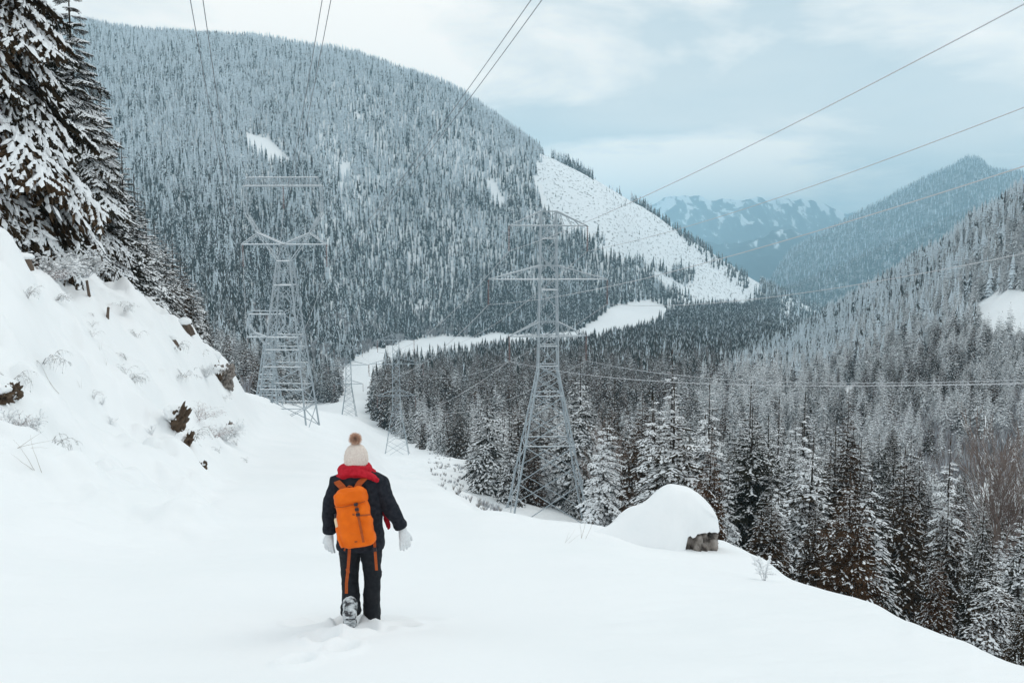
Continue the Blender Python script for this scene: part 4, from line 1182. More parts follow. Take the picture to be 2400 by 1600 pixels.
for k in range(6):
    cable(endsC[k], on_ground(840 + 8 * k, 1050) + Vector((0, 0, 26 + 5 * (k // 2))), 10.0, 0.03, f'faint cable from the {["lower left", "lower right", "middle left", "middle right", "top left", "top right"][k]} arm of the corridor pylon', 'far cables')
# ------------------------------------------------------------------ building blocks for soft shapes
def loft(rings, n=20, cap=True):
    """rings: (centre, rx, ry[, power]) with the section square to the path; returns verts, faces."""
    C = [Vector(r[0]) for r in rings]
    V_, F_ = [], []
    prev = None
    for i, rg in enumerate(rings):
        d = (C[min(i + 1, len(C) - 1)] - C[max(i - 1, 0)]).normalized()
        ref = Vector((1, 0, 0)) if prev is None else prev
        if abs(d.dot(ref)) > 0.95: ref = Vector((0, 1, 0))
        ax = (ref - d * ref.dot(d)).normalized(); prev = ax
        ay = d.cross(ax)
        pw = rg[3] if len(rg) > 3 else 1.0
        for k in range(n):
            a = 6.28318 * k / n
            ca, sa = math.cos(a), math.sin(a)
            ca = math.copysign(abs(ca) ** pw, ca); sa = math.copysign(abs(sa) ** pw, sa)
            V_.append(C[i] + ax * rg[1] * ca + ay * rg[2] * sa)
    for i in range(len(rings) - 1):
        for k in range(n):
            F_.append((i * n + k, i * n + (k + 1) % n, (i + 1) * n + (k + 1) % n, (i + 1) * n + k))
    if cap:
        F_.append(tuple(range(n - 1, -1, -1))); m = (len(rings) - 1) * n
        F_.append(tuple(range(m, m + n)))
    return V_, F_
def join(parts):
    V_, F_ = [], []
    for v, f in parts:
        o = len(V_); V_ += list(v); F_ += [tuple(i + o for i in q) for q in f]
    return V_, F_
def ellipsoid(c, rx, ry, rz, n=16, m=10):
    v, f = [], []
    for i in range(m + 1):
        t = math.pi * i / m
        for k in range(n):
            a = 6.28318 * k / n
            v.append(Vector(c) + Vector((rx * math.sin(t) * math.cos(a), ry * math.sin(t) * math.sin(a), -rz * math.cos(t))))
    for i in range(m):
        for k in range(n): f.append((i * n + k, i * n + (k + 1) % n, (i + 1) * n + (k + 1) % n, (i + 1) * n + k))
    return v, f
def fuse(name, parts, voxel, m, smooth=6, wrinkle=0.0, wscale=0.06, stretch=(1, 1, 1), seed=1):
    """melt overlapping closed shapes into one continuous surface."""
    v, f = join(parts)
    me = bpy.data.meshes.new(name); me.from_pydata([tuple(p) for p in v], [], f); me.update()
    o = bpy.data.objects.new(name, me); COL.objects.link(o)
    md = o.modifiers.new('r', 'REMESH'); md.mode = 'VOXEL'; md.voxel_size = voxel
    ms = o.modifiers.new('s', 'SMOOTH'); ms.iterations = smooth; ms.factor = 0.5
    dg = bpy.context.evaluated_depsgraph_get()
    me2 = bpy.data.meshes.new_from_object(o.evaluated_get(dg))
    bpy.data.objects.remove(o)
    me2.name = name
    if wrinkle:
        n = len(me2.vertices)
        co = np.empty(n * 3); me2.vertices.foreach_get('co', co); co = co.reshape(-1, 3)
        no = np.empty(n * 3); me2.vertices.foreach_get('normal', no); no = no.reshape(-1, 3)
        q = co / wscale * np.array(stretch)
        w = fbm(q[:, 0] + q[:, 1] * 0.7, q[:, 2] + q[:, 1] * 0.5, seed, 3) 
        w = 1 - np.abs(w) * 2.2
        me2.vertices.foreach_set('co', (co + no * (w * wrinkle)[:, None]).ravel())
    me2.materials.clear(); me2.materials.append(m)
    me2.polygons.foreach_set('use_smooth', np.ones(len(me2.polygons), bool))
    me2.update()
    return me2
def fabric(name, c0, c1, scale=30, bump=0.4, rough=0.9, bscale=220):
    return noisy(name, [(0.3, c0), (0.7, c1)], scale, rough=rough, bump=bump, bscale=bscale, spec=0.15)
M_JACKET = fabric('black_fleece', (0.010, 0.012, 0.018), (0.028, 0.031, 0.040))
M_PANTS = fabric('black_trousers', (0.010, 0.012, 0.016), (0.022, 0.024, 0.028), rough=0.75)
M_RED = fabric('red_wool', (0.42, 0.010, 0.022), (0.60, 0.022, 0.040))
M_KNIT = fabric('cream_knit', (0.70, 0.585, 0.52), (0.85, 0.76, 0.69), 60)
M_FUR = fabric('brown_fur', (0.55, 0.33, 0.24), (0.95, 0.68, 0.53), 120)
M_GLOVE = fabric('white_knit_glove', (0.72, 0.74, 0.76), (0.84, 0.86, 0.87), 60)
M_ORANGE = fabric('orange_nylon', (0.74, 0.125, 0.004), (0.90, 0.175, 0.008), 9, 0.25, 0.55)
M_RUST = fabric('rust_webbing', (0.36, 0.075, 0.018), (0.46, 0.10, 0.026), 40, 0.2, 0.7)
M_BOOT = noisy('snowy_boot', [(0.40, (0.06, 0.06, 0.065)), (0.50, (0.55, 0.58, 0.60)), (0.62, (0.82, 0.85, 0.87))], 22, rough=0.85, bump=0.8, bscale=60)
M_SKIN = mat('skin', (0.55, 0.36, 0.27), 0.6)
M_HAIR = mat('hair', (0.05, 0.03, 0.02), 0.6)
M_DARKP = mat('dark_plastic', (0.03, 0.02, 0.025), 0.5)
M_CREAM = mat('cream_bottle', (0.78, 0.62, 0.42), 0.5)

# ------------------------------------------------------------------ the walker, seen from behind (faces +Y)
S = 1.03                                             # the whole figure, metres
gz = ground_z(PERSON.x, PERSON.y)
person_loc = Vector((PERSON.x, PERSON.y, gz - 0.055))
# body: one skin surface, mostly under the clothes
J = {'pelvis': (0.02, 0, 0.86), 'waist': (0.02, 0.0, 1.02), 'chest': (0.02, 0.02, 1.26), 'neck': (0.0, 0.03, 1.42), 'head': (-0.005, 0.05, 1.53), 'crown': (-0.005, 0.04, 1.64),
     'shl': (-0.15, 0.02, 1.36), 'ell': (-0.24, 0.0, 1.10), 'wrl': (-0.265, 0.06, 0.885), 'hal': (-0.265, 0.07, 0.80),
     'shr': (0.19, 0.02, 1.36), 'elr': (0.295, 0.0, 1.12), 'wrr': (0.375, 0.06, 0.935), 'har': (0.405, 0.07, 0.85),
     'hil': (-0.075, 0, 0.82), 'knl': (-0.075, 0.06, 0.45), 'anl': (-0.07, -0.14, 0.17), 'tol': (-0.06, -0.10, 0.03),
     'hir': (0.11, 0, 0.82), 'knr': (0.115, 0.04, 0.44), 'anr': (0.12, 0.06, 0.06), 'tor': (0.12, 0.20, 0.0)}
RADII = {'pelvis': .12, 'waist': .105, 'chest': .12, 'neck': .05, 'head': .075, 'crown': .06, 'shl': .055, 'ell': .04, 'wrl': .028, 'hal': .03, 'shr': .055, 'elr': .04, 'wrr': .028, 'har': .03,
         'hil': .08, 'knl': .055, 'anl': .04, 'tol': .03, 'hir': .08, 'knr': .055, 'anr': .04, 'tor': .03}
E = [('pelvis', 'waist'), ('waist', 'chest'), ('chest', 'neck'), ('neck', 'head'), ('head', 'crown'), ('chest', 'shl'), ('shl', 'ell'), ('ell', 'wrl'), ('wrl', 'hal'), ('chest', 'shr'), ('shr', 'elr'),
     ('elr', 'wrr'), ('wrr', 'har'), ('pelvis', 'hil'), ('hil', 'knl'), ('knl', 'anl'), ('anl', 'tol'), ('pelvis', 'hir'), ('hir', 'knr'), ('knr', 'anr'), ('anr', 'tor')]
keys = list(J)
me = bpy.data.meshes.new('body_cage'); me.from_pydata([J[k] for k in keys], [(keys.index(a), keys.index(b)) for a, b in E], [])
bo = bpy.data.objects.new('body_cage', me); COL.objects.link(bo)
bo.modifiers.new('skin', 'SKIN'); sub = bo.modifiers.new('sub', 'SUBSURF'); sub.levels = 1; sub.render_levels = 1
sk = me.skin_vertices[0].data
for i, k in enumerate(keys):
    sk[i].radius = (RADII[k], RADII[k]); sk[i].use_root = (k == 'pelvis')
dg = bpy.context.evaluated_depsgraph_get()
body_me = bpy.data.meshes.new_from_object(bo.evaluated_get(dg)); bpy.data.objects.remove(bo)
body_me.materials.clear(); body_me.materials.append(M_SKIN)
person = link('person', body_me)
person.location = person_loc; person.scale = (S, S, S)
tag(person, 'person in black with red scarf, pompom hat and orange pack walking away downhill', 'person')
def wear(name, me_):
    return link(name, me_, person)
# face side: nose, ears and hair (looking ahead, down the slope)
wear('face', fuse('face', [ellipsoid((-0.005, 0.055, 1.545), 0.074, 0.088, 0.10), ellipsoid((-0.005, 0.148, 1.53), 0.012, 0.018, 0.018), ellipsoid((-0.005, 0.125, 1.475), 0.03, 0.02, 0.02),
     ellipsoid((-0.082, 0.05, 1.535), 0.012, 0.02, 0.028), ellipsoid((0.072, 0.05, 1.535), 0.012, 0.02, 0.028)], 0.008, M_SKIN, 3))
wear('hair', fuse('hair', [ellipsoid((-0.005, 0.03, 1.53), 0.083, 0.085, 0.10)], 0.01, M_HAIR, 2))
# jacket
torso = loft([((0.025, 0.0, 0.735), 0.205, 0.145, 0.85), ((0.025, 0.0, 0.76), 0.215, 0.155, 0.85), ((0.025, 0.0, 0.90), 0.205, 0.15, 0.85), ((0.022, 0.005, 1.05), 0.195, 0.14, 0.85), ((0.02, 0.01, 1.20), 0.205, 0.145, 0.85),
              ((0.02, 0.015, 1.31), 0.205, 0.135, 0.9), ((0.015, 0.02, 1.375), 0.165, 0.115), ((0.005, 0.03, 1.42), 0.10, 0.085), ((0.0, 0.035, 1.455), 0.07, 0.07)], 26)
armL = loft([((-0.10, 0.02, 1.345), 0.085, 0.085), ((-0.165, 0.015, 1.315), 0.088, 0.088), ((-0.205, 0.0, 1.22), 0.078, 0.082), ((-0.235, -0.005, 1.10), 0.068, 0.072), ((-0.25, 0.02, 0.99), 0.062, 0.064), ((-0.258, 0.045, 0.92), 0.058, 0.058),
             ((-0.262, 0.055, 0.885), 0.062, 0.060), ((-0.264, 0.058, 0.862), 0.056, 0.054)], 18)
armR = loft([((0.14, 0.02, 1.345), 0.085, 0.085), ((0.205, 0.015, 1.315), 0.088, 0.088), ((0.25, 0.0, 1.22), 0.078, 0.082), ((0.292, -0.005, 1.11), 0.068, 0.072), ((0.335, 0.02, 1.02), 0.062, 0.064), ((0.362, 0.045, 0.96), 0.058, 0.058),
             ((0.376, 0.055, 0.928), 0.062, 0.060), ((0.385, 0.058, 0.905), 0.055, 0.053)], 18)
jk = wear('jacket', fuse('jacket', [torso, armL, armR], 0.011, M_JACKET, 5, 0.011, 0.22, (0.8, 1, 1.4), 4))
hem = loft([((0.025, 0.0, 0.725), 0.212, 0.152, 0.85), ((0.025, 0.0, 0.755), 0.216, 0.156, 0.85)], 30)
link('hem', fuse('hem', [hem], 0.009, M_JACKET, 2), jk)
for sx, c in ((-1, (-0.264, 0.058, 0.865)), (1, (0.383, 0.057, 0.91))):
    d = Vector((-0.1, 0.1, -1)) if sx < 0 else Vector((0.35, 0.1, -0.9)); d.normalize()
    link('cuff', fuse('cuff', [loft([(Vector(c) - d * 0.02, 0.060, 0.058), (Vector(c) + d * 0.005, 0.062, 0.060), (Vector(c) + d * 0.018, 0.054, 0.052)], 16)], 0.008, M_JACKET, 2), jk)
# trousers, right leg planted, left heel lifting
legR = loft([((0.10, 0.0, 0.90), 0.112, 0.12), ((0.112, 0.0, 0.78), 0.104, 0.115), ((0.120, 0.02, 0.62), 0.088, 0.10), ((0.124, 0.04, 0.47), 0.078, 0.088), ((0.122, 0.035, 0.40), 0.073, 0.084), ((0.120, 0.03, 0.27), 0.076, 0.088), ((0.117, 0.035, 0.12), 0.074, 0.088), ((0.117, 0.035, 0.02), 0.078, 0.094), ((0.117, 0.035, -0.03), 0.077, 0.093)], 20)
legL = loft([((-0.05, 0.0, 0.90), 0.112, 0.12), ((-0.066, 0.0, 0.78), 0.104, 0.115), ((-0.076, 0.03, 0.62), 0.086, 0.10), ((-0.080, 0.055, 0.47), 0.076, 0.088), ((-0.076, 0.03, 0.38), 0.074, 0.086), ((-0.062, -0.045, 0.25), 0.080, 0.092), ((-0.050, -0.115, 0.165), 0.090, 0.092)], 20)
seat = loft([((0.022, 0.0, 0.98), 0.16, 0.12), ((0.024, 0.0, 0.88), 0.19, 0.14), ((0.026, 0.0, 0.80), 0.185, 0.13), ((0.026, 0.0, 0.75), 0.15, 0.10)], 22)
wear('trousers', fuse('trousers', [legL, legR, seat], 0.010, M_PANTS, 5, 0.010, 0.22, (0.7, 1, 1.8), 9))
# boots
def boot(loc, rx, rz, heel_up):
    sole = loft([((0, -0.115, -0.0), 0.034, 0.018), ((0, -0.10, 0.0), 0.044, 0.022, 0.7), ((0, -0.02, 0.0), 0.040, 0.020, 0.7), ((0, 0.08, 0.0), 0.050, 0.020, 0.7), ((0, 0.15, 0.002), 0.042, 0.018), ((0, 0.18, 0.004), 0.02, 0.012)], 16)
    upper = loft([((0, -0.095, 0.04), 0.040, 0.045), ((0, -0.04, 0.05), 0.046, 0.05), ((0, 0.04, 0.045), 0.046, 0.04), ((0, 0.12, 0.03), 0.042, 0.028), ((0, 0.165, 0.02), 0.025, 0.016)], 16)
    shaft = loft([((0, -0.055, 0.03), 0.048, 0.055), ((0, -0.055, 0.10), 0.048, 0.052), ((0, -0.05, 0.19), 0.054, 0.056)], 16)
    o = wear('boot', fuse('boot', [upper, shaft], 0.008, M_BOOT, 3, 0.004, 0.03))
    s = link('sole', fuse('sole', [sole], 0.007, M_BOOT, 1, 0.005, 0.02), o)
    o.location = loc; o.rotation_euler = (rx, 0, rz)
    # treads
    for k in range(6):
        t = link('tread', mesh_np('tread', [(-.038, -.008, -.03), (.038, -.008, -.03), (.038, .008, -.03), (-.038, .008, -.03), (-.04, -.01, -.012), (.04, -.01, -.012), (.04, .01, -.012), (-.04, .01, -.012)],
                  [(0, 3, 2, 1), (0, 1, 5, 4), (1, 2, 6, 5), (2, 3, 7, 6), (3, 0, 4, 7)], M_BOOT), o)
        t.location = (0, -0.09 + 0.045 * k, 0)
    return o
boot((0.118, 0.06, -0.02), 0.0, 0.0, 0)
bl_ = boot((-0.040, -0.250, 0.125), -1.15, 0.12, 1); bl_.scale = (1.25, 1.15, 1.1)
# gloves with five fingers
def glove(loc, sx, tilt):
    palm = loft([((0, 0, 0.035), 0.030, 0.036), ((0, 0, 0.0), 0.030, 0.034), ((0, 0.0, -0.03), 0.022, 0.040), ((0, 0.002, -0.065), 0.019, 0.046), ((0, 0.004, -0.095), 0.017, 0.044)], 16)
    parts = [palm]
    for k, (yy, ln, cu_) in enumerate(((-0.033, 0.058, 0.020), (-0.011, 0.072, 0.022), (0.012, 0.078, 0.020), (0.034, 0.068, 0.016))):
        yy = -yy
        a = Vector((0, yy, -0.085)); b = a + Vector((-sx * cu_ * 0.25, yy * 0.12, -ln * 0.5)); c = b + Vector((-sx * cu_, yy * 0.05, -ln * 0.5))
        parts.append(loft([(a, 0.0125, 0.0125), (a.lerp(b, .6), 0.0122, 0.0122), (b, 0.0118, 0.0118), (b.lerp(c, .6), 0.011, 0.011), (c, 0.009, 0.009), (c + (c - b).normalized() * 0.006, 0.004, 0.004)], 10))
    a = Vector((-sx * 0.004, 0.030, -0.025)); b = Vector((-sx * 0.018, 0.058, -0.062)); c = Vector((-sx * 0.022, 0.066, -0.100))
    parts.append(loft([(a, 0.018, 0.016), (a.lerp(b, .5), 0.016, 0.015), (b, 0.013, 0.013), (b.lerp(c, .6), 0.012, 0.012), (c, 0.009, 0.009)], 10))
    o = wear('glove', fuse('glove', parts, 0.0042, M_GLOVE, 2))
    o.location = loc; o.rotation_euler = tilt; o.scale = (1.14, 1.14, 1.08)
    return o
glove((-0.264, 0.062, 0.825), -1, (0.12, -0.10, 1.15))
glove((0.400, 0.066, 0.870), 1, (0.10, -0.30, -1.15))
# hat: ribbed knit
n, v, f = 44, [], []
prof_h = [(1.475, 0.097, 0.104), (1.50, 0.104, 0.111), (1.53, 0.107, 0.114), (1.57, 0.104, 0.110), (1.61, 0.093, 0.098), (1.645, 0.070, 0.074), (1.665, 0.040, 0.043), (1.672, 0.012, 0.012)]
fine_p = []
for i in range(len(prof_h) - 1):
    for q in range(4):
        t = q / 4; fine_p.append(tuple(prof_h[i][c] * (1 - t) + prof_h[i + 1][c] * t for c in range(3)))
fine_p.append(prof_h[-1])
for i, (z, a, b) in enumerate(fine_p):
    for k in range(n):
        an = 6.28318 * k / n
        rr = 1 + (0.028 if k % 2 else -0.022) + 0.02 * math.sin(i * 1.9 + (k // 2) * 1.0)
        v.append((-0.008 + a * rr * math.cos(an), 0.045 + b * rr * math.sin(an), z))
for i in range(len(fine_p) - 1):
    for k in range(n): f.append((i * n + k, i * n + (k + 1) % n, (i + 1) * n + (k + 1) % n, (i + 1) * n + k))
f.append(tuple(range((len(fine_p) - 1) * n, len(fine_p) * n)))
hat = wear('knit_hat', mesh_np('knit_hat', v, f, M_KNIT, smooth=True))
# pompom of fur strands
rp = np.random.default_rng(3)
v = []
for k in range(1500):
    d = rp.normal(size=3); d /= np.linalg.norm(d)
    s = np.cross(d, rp.normal(size=3)); s /= np.linalg.norm(s)
    L_ = 0.062 * rp.uniform(0.8, 1.15); c = np.array((-0.012, 0.04, 1.715))
    v += [c + d * 0.02 - s * 0.004, c + d * 0.02 + s * 0.004, c + d * L_ + s * 0.004]
pm = link('pompom', soup('pompom', np.array(v), M_FUR), hat); pm['kind'] = 'stuff'
# scarf: wound round the neck, a fold over the right shoulder, an end hanging in front
wrap = []
def torus_path(z0, r0, r1, tube, turns=1.0, tilt=0.0, ph=0.0):
    rg = []
    for i in range(33):
        a = ph + 6.283 * turns * i / 32
        rg.append((Vector((0.0 + r0 * math.cos(a), 0.035 + r1 * math.sin(a), z0 + tilt * math.cos(a) + 0.008 * math.sin(3 * a))), tube * (1 + 0.15 * math.sin(2 * a + 1)), tube * 0.95))
    return loft(rg, 12)
wrap.append(torus_path(1.455, 0.085, 0.085, 0.042, tilt=-0.006)); wrap.append(torus_path(1.415, 0.125, 0.10, 0.045, tilt=-0.022, ph=1.0))
wrap.append(loft([((-0.02, -0.075, 1.435), 0.045, 0.03), ((0.06, -0.07, 1.425), 0.05, 0.032), ((0.14, -0.045, 1.395), 0.055, 0.03), ((0.205, -0.02, 1.345), 0.055, 0.026), ((0.262, 0.005, 1.265), 0.045, 0.02), ((0.29, 0.04, 1.20), 0.03, 0.015)], 14))
wrap.append(loft([((-0.02, -0.075, 1.43), 0.04, 0.03), ((-0.09, -0.06, 1.405), 0.045, 0.03), ((-0.155, -0.01, 1.365), 0.04, 0.024), ((-0.185, 0.06, 1.335), 0.035, 0.02)], 14))
sc_ = wear('scarf', fuse('scarf', wrap, 0.008, M_RED, 8, 0.005, 0.10, (0.8, 1, 2.6), 12))
endp = loft([((0.225, 0.10, 1.20), 0.04, 0.02), ((0.235, 0.11, 1.08), 0.036, 0.018), ((0.248, 0.11, 0.98), 0.030, 0.016), ((0.262, 0.11, 0.91), 0.022, 0.013), ((0.272, 0.11, 0.87), 0.010, 0.010)], 12)
link('scarf_end', fuse('scarf_end', [endp], 0.008, M_RED, 3, 0.006, 0.04), sc_)

# ------------------------------------------------------------------ backpack (worn, a thing of its own)
pack = empty('backpack', person_loc + Vector((0.012 * S, -0.215 * S, 1.075 * S)))
pack.rotation_euler = (-0.10, RAD(-11), 0); pack.scale = (S, S, S)
tag(pack, 'orange backpack with rust straps on the walker\'s back', 'backpack')
def sub(name, me_, parent=pack): return link(name, me_, parent)
bag = loft([((0, 0.0, -0.258), 0.105, 0.055, 0.6), ((0, 0.0, -0.235), 0.142, 0.078, 0.62), ((0, -0.01, -0.10), 0.148, 0.092, 0.62), ((0, -0.01, 0.05), 0.142, 0.092, 0.62), ((0, 0.0, 0.16), 0.130, 0.082, 0.65), ((0, 0.005, 0.205), 0.115, 0.066, 0.7)], 30)
bg_ = sub('bag', fuse('bag', [bag], 0.009, M_ORANGE, 3, 0.009, 0.16, (1, 1, 1.4), 31))
lid = loft([((0, -0.002, 0.125), 0.138, 0.098, 0.62), ((0, -0.002, 0.165), 0.142, 0.100, 0.62), ((0, 0.002, 0.215), 0.134, 0.092, 0.65), ((0.0, 0.008, 0.243), 0.108, 0.066, 0.7), ((0, 0.01, 0.252), 0.07, 0.04, 0.8)], 30)
ld = sub('lid', fuse('lid', [lid], 0.009, M_ORANGE, 2, 0.010, 0.13, (1, 1, 1.6), 33))
def ribbon(name, pts, w, th, m, parent, up=Vector((0, -1, 0))):
    """flat webbing along pts, facing `up`."""
    pts = [Vector(p) for p in pts]; v, f = [], []
    for i, p in enumerate(pts):
        d = (pts[min(i + 1, len(pts) - 1)] - pts[max(i - 1, 0)]).normalized()
        s = d.cross(up).normalized(); nn = s.cross(d)
        for a, b in ((-1, -1), (1, -1), (1, 1), (-1, 1)): v.append(p + s * a * w / 2 + nn * b * th / 2)
    for i in range(len(pts) - 1):
        for k in range(4): f.append((i * 4 + k, i * 4 + (k + 1) % 4, i * 4 + 4 + (k + 1) % 4, i * 4 + 4 + k))
    f += [(3, 2, 1, 0), tuple(range(len(v) - 4, len(v)))]
    return link(name, mesh_np(name, v, f, m), parent)
ribbon('zip_seam', [(-0.135, -0.100, 0.128), (-0.07, -0.107, 0.118), (0.0, -0.108, 0.118), (0.07, -0.107, 0.120), (0.135, -0.100, 0.130)], 0.006, 0.004, M_RUST, pack)
ribbon('daisy_strip', [(0.055, -0.110, 0.11), (0.056, -0.112, 0.0), (0.057, -0.112, -0.10), (0.056, -0.104, -0.215)], 0.020, 0.006, M_RUST, pack)
for z in (0.12, 0.075, 0.03):
    sub('buckle', mesh_np('buckle', [(x, y, zz) for x in (0.04, 0.072) for y in (-0.124, -0.110) for zz in (z - 0.012, z + 0.012)], [(0, 1, 3, 2), (4, 6, 7, 5), (0, 4, 5, 1), (2, 3, 7, 6), (0, 2, 6, 4), (1, 5, 7, 3)], M_DARKP))
ribbon('compression_strap', [(0.06, -0.112, 0.02), (0.12, -0.095, 0.01), (0.150, -0.04, 0.0)], 0.014, 0.004, M_RUST, pack, Vector((0.2, -1, 0)))
sub('logo_patch', mesh_np('logo_patch', [(x, y, zz) for x in (0.008, 0.030) for y in (-0.1100, -0.1055) for zz in (0.028, 0.046)], [(0, 1, 3, 2), (4, 6, 7, 5), (0, 4, 5, 1), (2, 3, 7, 6), (0, 2, 6, 4), (1, 5, 7, 3)], M_RUST))
sub('logo_patch', mesh_np('logo_patch', [(x, y, zz) for x in (-0.02, 0.004) for y in (-0.1065, -0.100) for zz in (-0.205, -0.192)], [(0, 1, 3, 2), (4, 6, 7, 5), (0, 4, 5, 1), (2, 3, 7, 6), (0, 2, 6, 4), (1, 5, 7, 3)], M_RUST))
# shoulder straps go over the shoulders; haul loop
ribbon('shoulder_strap', [(-0.045, 0.045, 0.225), (-0.075, 0.065, 0.275), (-0.115, 0.105, 0.315), (-0.130, 0.17, 0.325), (-0.135, 0.26, 0.295), (-0.135, 0.34, 0.20)], 0.055, 0.016, M_RUST, pack, Vector((0, -0.6, 0.8)))
ribbon('shoulder_strap', [(0.045, 0.045, 0.225), (0.085, 0.065, 0.275), (0.135, 0.105, 0.31), (0.155, 0.17, 0.32), (0.165, 0.26, 0.29), (0.165, 0.34, 0.20)], 0.055, 0.016, M_RUST, pack, Vector((0, -0.6, 0.8)))
ribbon('haul_loop', [(-0.03, 0.03, 0.235), (-0.02, 0.02, 0.262), (0.0, 0.018, 0.272), (0.02, 0.02, 0.262), (0.03, 0.03, 0.235)], 0.014, 0.006, M_RUST, pack, Vector((0, -0.7, 0.7)))
# side pocket with a bottle, hanging waist belt ends
pocket = loft([((-0.135, 0.0, -0.235), 0.03, 0.05), ((-0.150, 0.0, -0.16), 0.034, 0.056), ((-0.150, 0.0, -0.07), 0.032, 0.056), ((-0.148, 0.0, -0.055), 0.028, 0.05)], 14)
sub('side_pocket', fuse('side_pocket', [pocket], 0.008, M_ORANGE, 2, 0.004, 0.05))
bt = loft([((-0.150, -0.015, -0.10), 0.028, 0.028), ((-0.152, -0.015, 0.01), 0.028, 0.028), ((-0.152, -0.015, 0.025), 0.02, 0.02)], 14)
bot = sub('bottle', fuse('bottle', [bt], 0.006, M_CREAM, 2))
link('bottle_cap', fuse('bottle_cap', [loft([((-0.152, -0.015, 0.022), 0.019, 0.019), ((-0.152, -0.015, 0.06), 0.018, 0.018)], 12)], 0.005, M_DARKP, 1), bot)
ribbon('side_strap', [(-0.10, -0.085, 0.06), (-0.145, -0.04, 0.05), (-0.150, 0.02, 0.05)], 0.012, 0.004, M_DARKP, pack, Vector((-0.5, -1, 0)))
bl = ribbon('belt_webbing', [(-0.10, 0.05, -0.24), (-0.122, 0.03, -0.34), (-0.150, 0.02, -0.45), (-0.185, 0.02, -0.56), (-0.205, 0.03, -0.65)], 0.026, 0.004, M_RUST, pack)
link('buckle', mesh_np('belt_buckle', [(x, y, zz) for x in (-0.166, -0.138) for y in (0.010, 0.026) for zz in (-0.475, -0.435)], [(0, 1, 3, 2), (4, 6, 7, 5), (0, 4, 5, 1), (2, 3, 7, 6), (0, 2, 6, 4), (1, 5, 7, 3)], M_RUST), bl)
br = ribbon('belt_webbing', [(0.125, 0.06, -0.18), (0.120, 0.04, -0.27), (0.110, 0.03, -0.37), (0.095, 0.03, -0.50)], 0.024, 0.004, M_RUST, pack)
link('buckle', mesh_np('belt_buckle', [(x, y, zz) for x in (0.100, 0.130) for y in (0.020, 0.036) for zz in (-0.335, -0.30)], [(0, 1, 3, 2), (4, 6, 7, 5), (0, 4, 5, 1), (2, 3, 7, 6), (0, 2, 6, 4), (1, 5, 7, 3)], M_DARKP), br)
ribbon('loose_strap', [(-0.10, 0.08, -0.14), (-0.135, 0.09, -0.22), (-0.165, 0.09, -0.29)], 0.014, 0.004, M_RUST, pack)
# ------------------------------------------------------------------ boulder, stumps, shrubs and twigs
def blob(name, c, rx, ry, rz, m, seed, rough=0.18, freq=2.2, sub=4, flat=None):
    bm = bmesh.new(); bmesh.ops.create_icosphere(bm, subdivisions=sub, radius=1)
    from mathutils import noise
    for q in bm.verts:
        d = q.co.normalized()
        k = 1 + rough * noise.fractal(d * freq + Vector((seed * 3.1, seed, 0)), 1.0, 2.0, 4)
        q.co = Vector((d.x * rx, d.y * ry, d.z * rz)) * k
    me = bpy.data.meshes.new(name); bm.to_mesh(me); bm.free(); me.materials.append(m)
    me.polygons.foreach_set('use_smooth', np.ones(len(me.polygons), bool))
    return me
def rock(u, y, w, d, h, label, group, snow=0.35, sink=0.3, seed=1, m=None, tilt=0.0, dx=0.0):
    p = on_ground(u, y)
    t = empty('rock', (p.x, p.y, p.z)); tag(t, label, 'rock', group)
    b = link('stone', blob('stone', None, w, d, h, m or M_ROCK, seed, 0.75, 2.6), t)
    b.location = (0, 0, h * (1 - sink)); b.rotation_euler = (0, tilt, 0)
    if snow:
        s = link('snow_cap', blob('snow_cap', None, w * 1.02, d * 1.05, h * snow, M_LOAD2, seed + 5, 0.12, 1.5), t)
        s.location = (dx, 0, h * (1 - sink) + h * 0.72)
        s.rotation_euler = (0, tilt, 0)
    else:
        s = link('snow_lip', blob('snow_lip', None, w * 1.5, d * 1.4, h * 0.45, M_LOAD2, seed + 5, 0.25, 1.8), t)
        s.location = (-w * 0.55, d * 0.3, h * (1 - sink) + h * 0.55); s.rotation_euler = (0, 0.5, 0)
    return t
M_LOAD2 = noisy('snow_pillow', [(0.3, (0.86, 0.88, 0.89)), (0.7, (0.90, 0.91, 0.92))], 2.0, rough=0.8, bump=0.2, bscale=14, spec=0.1)

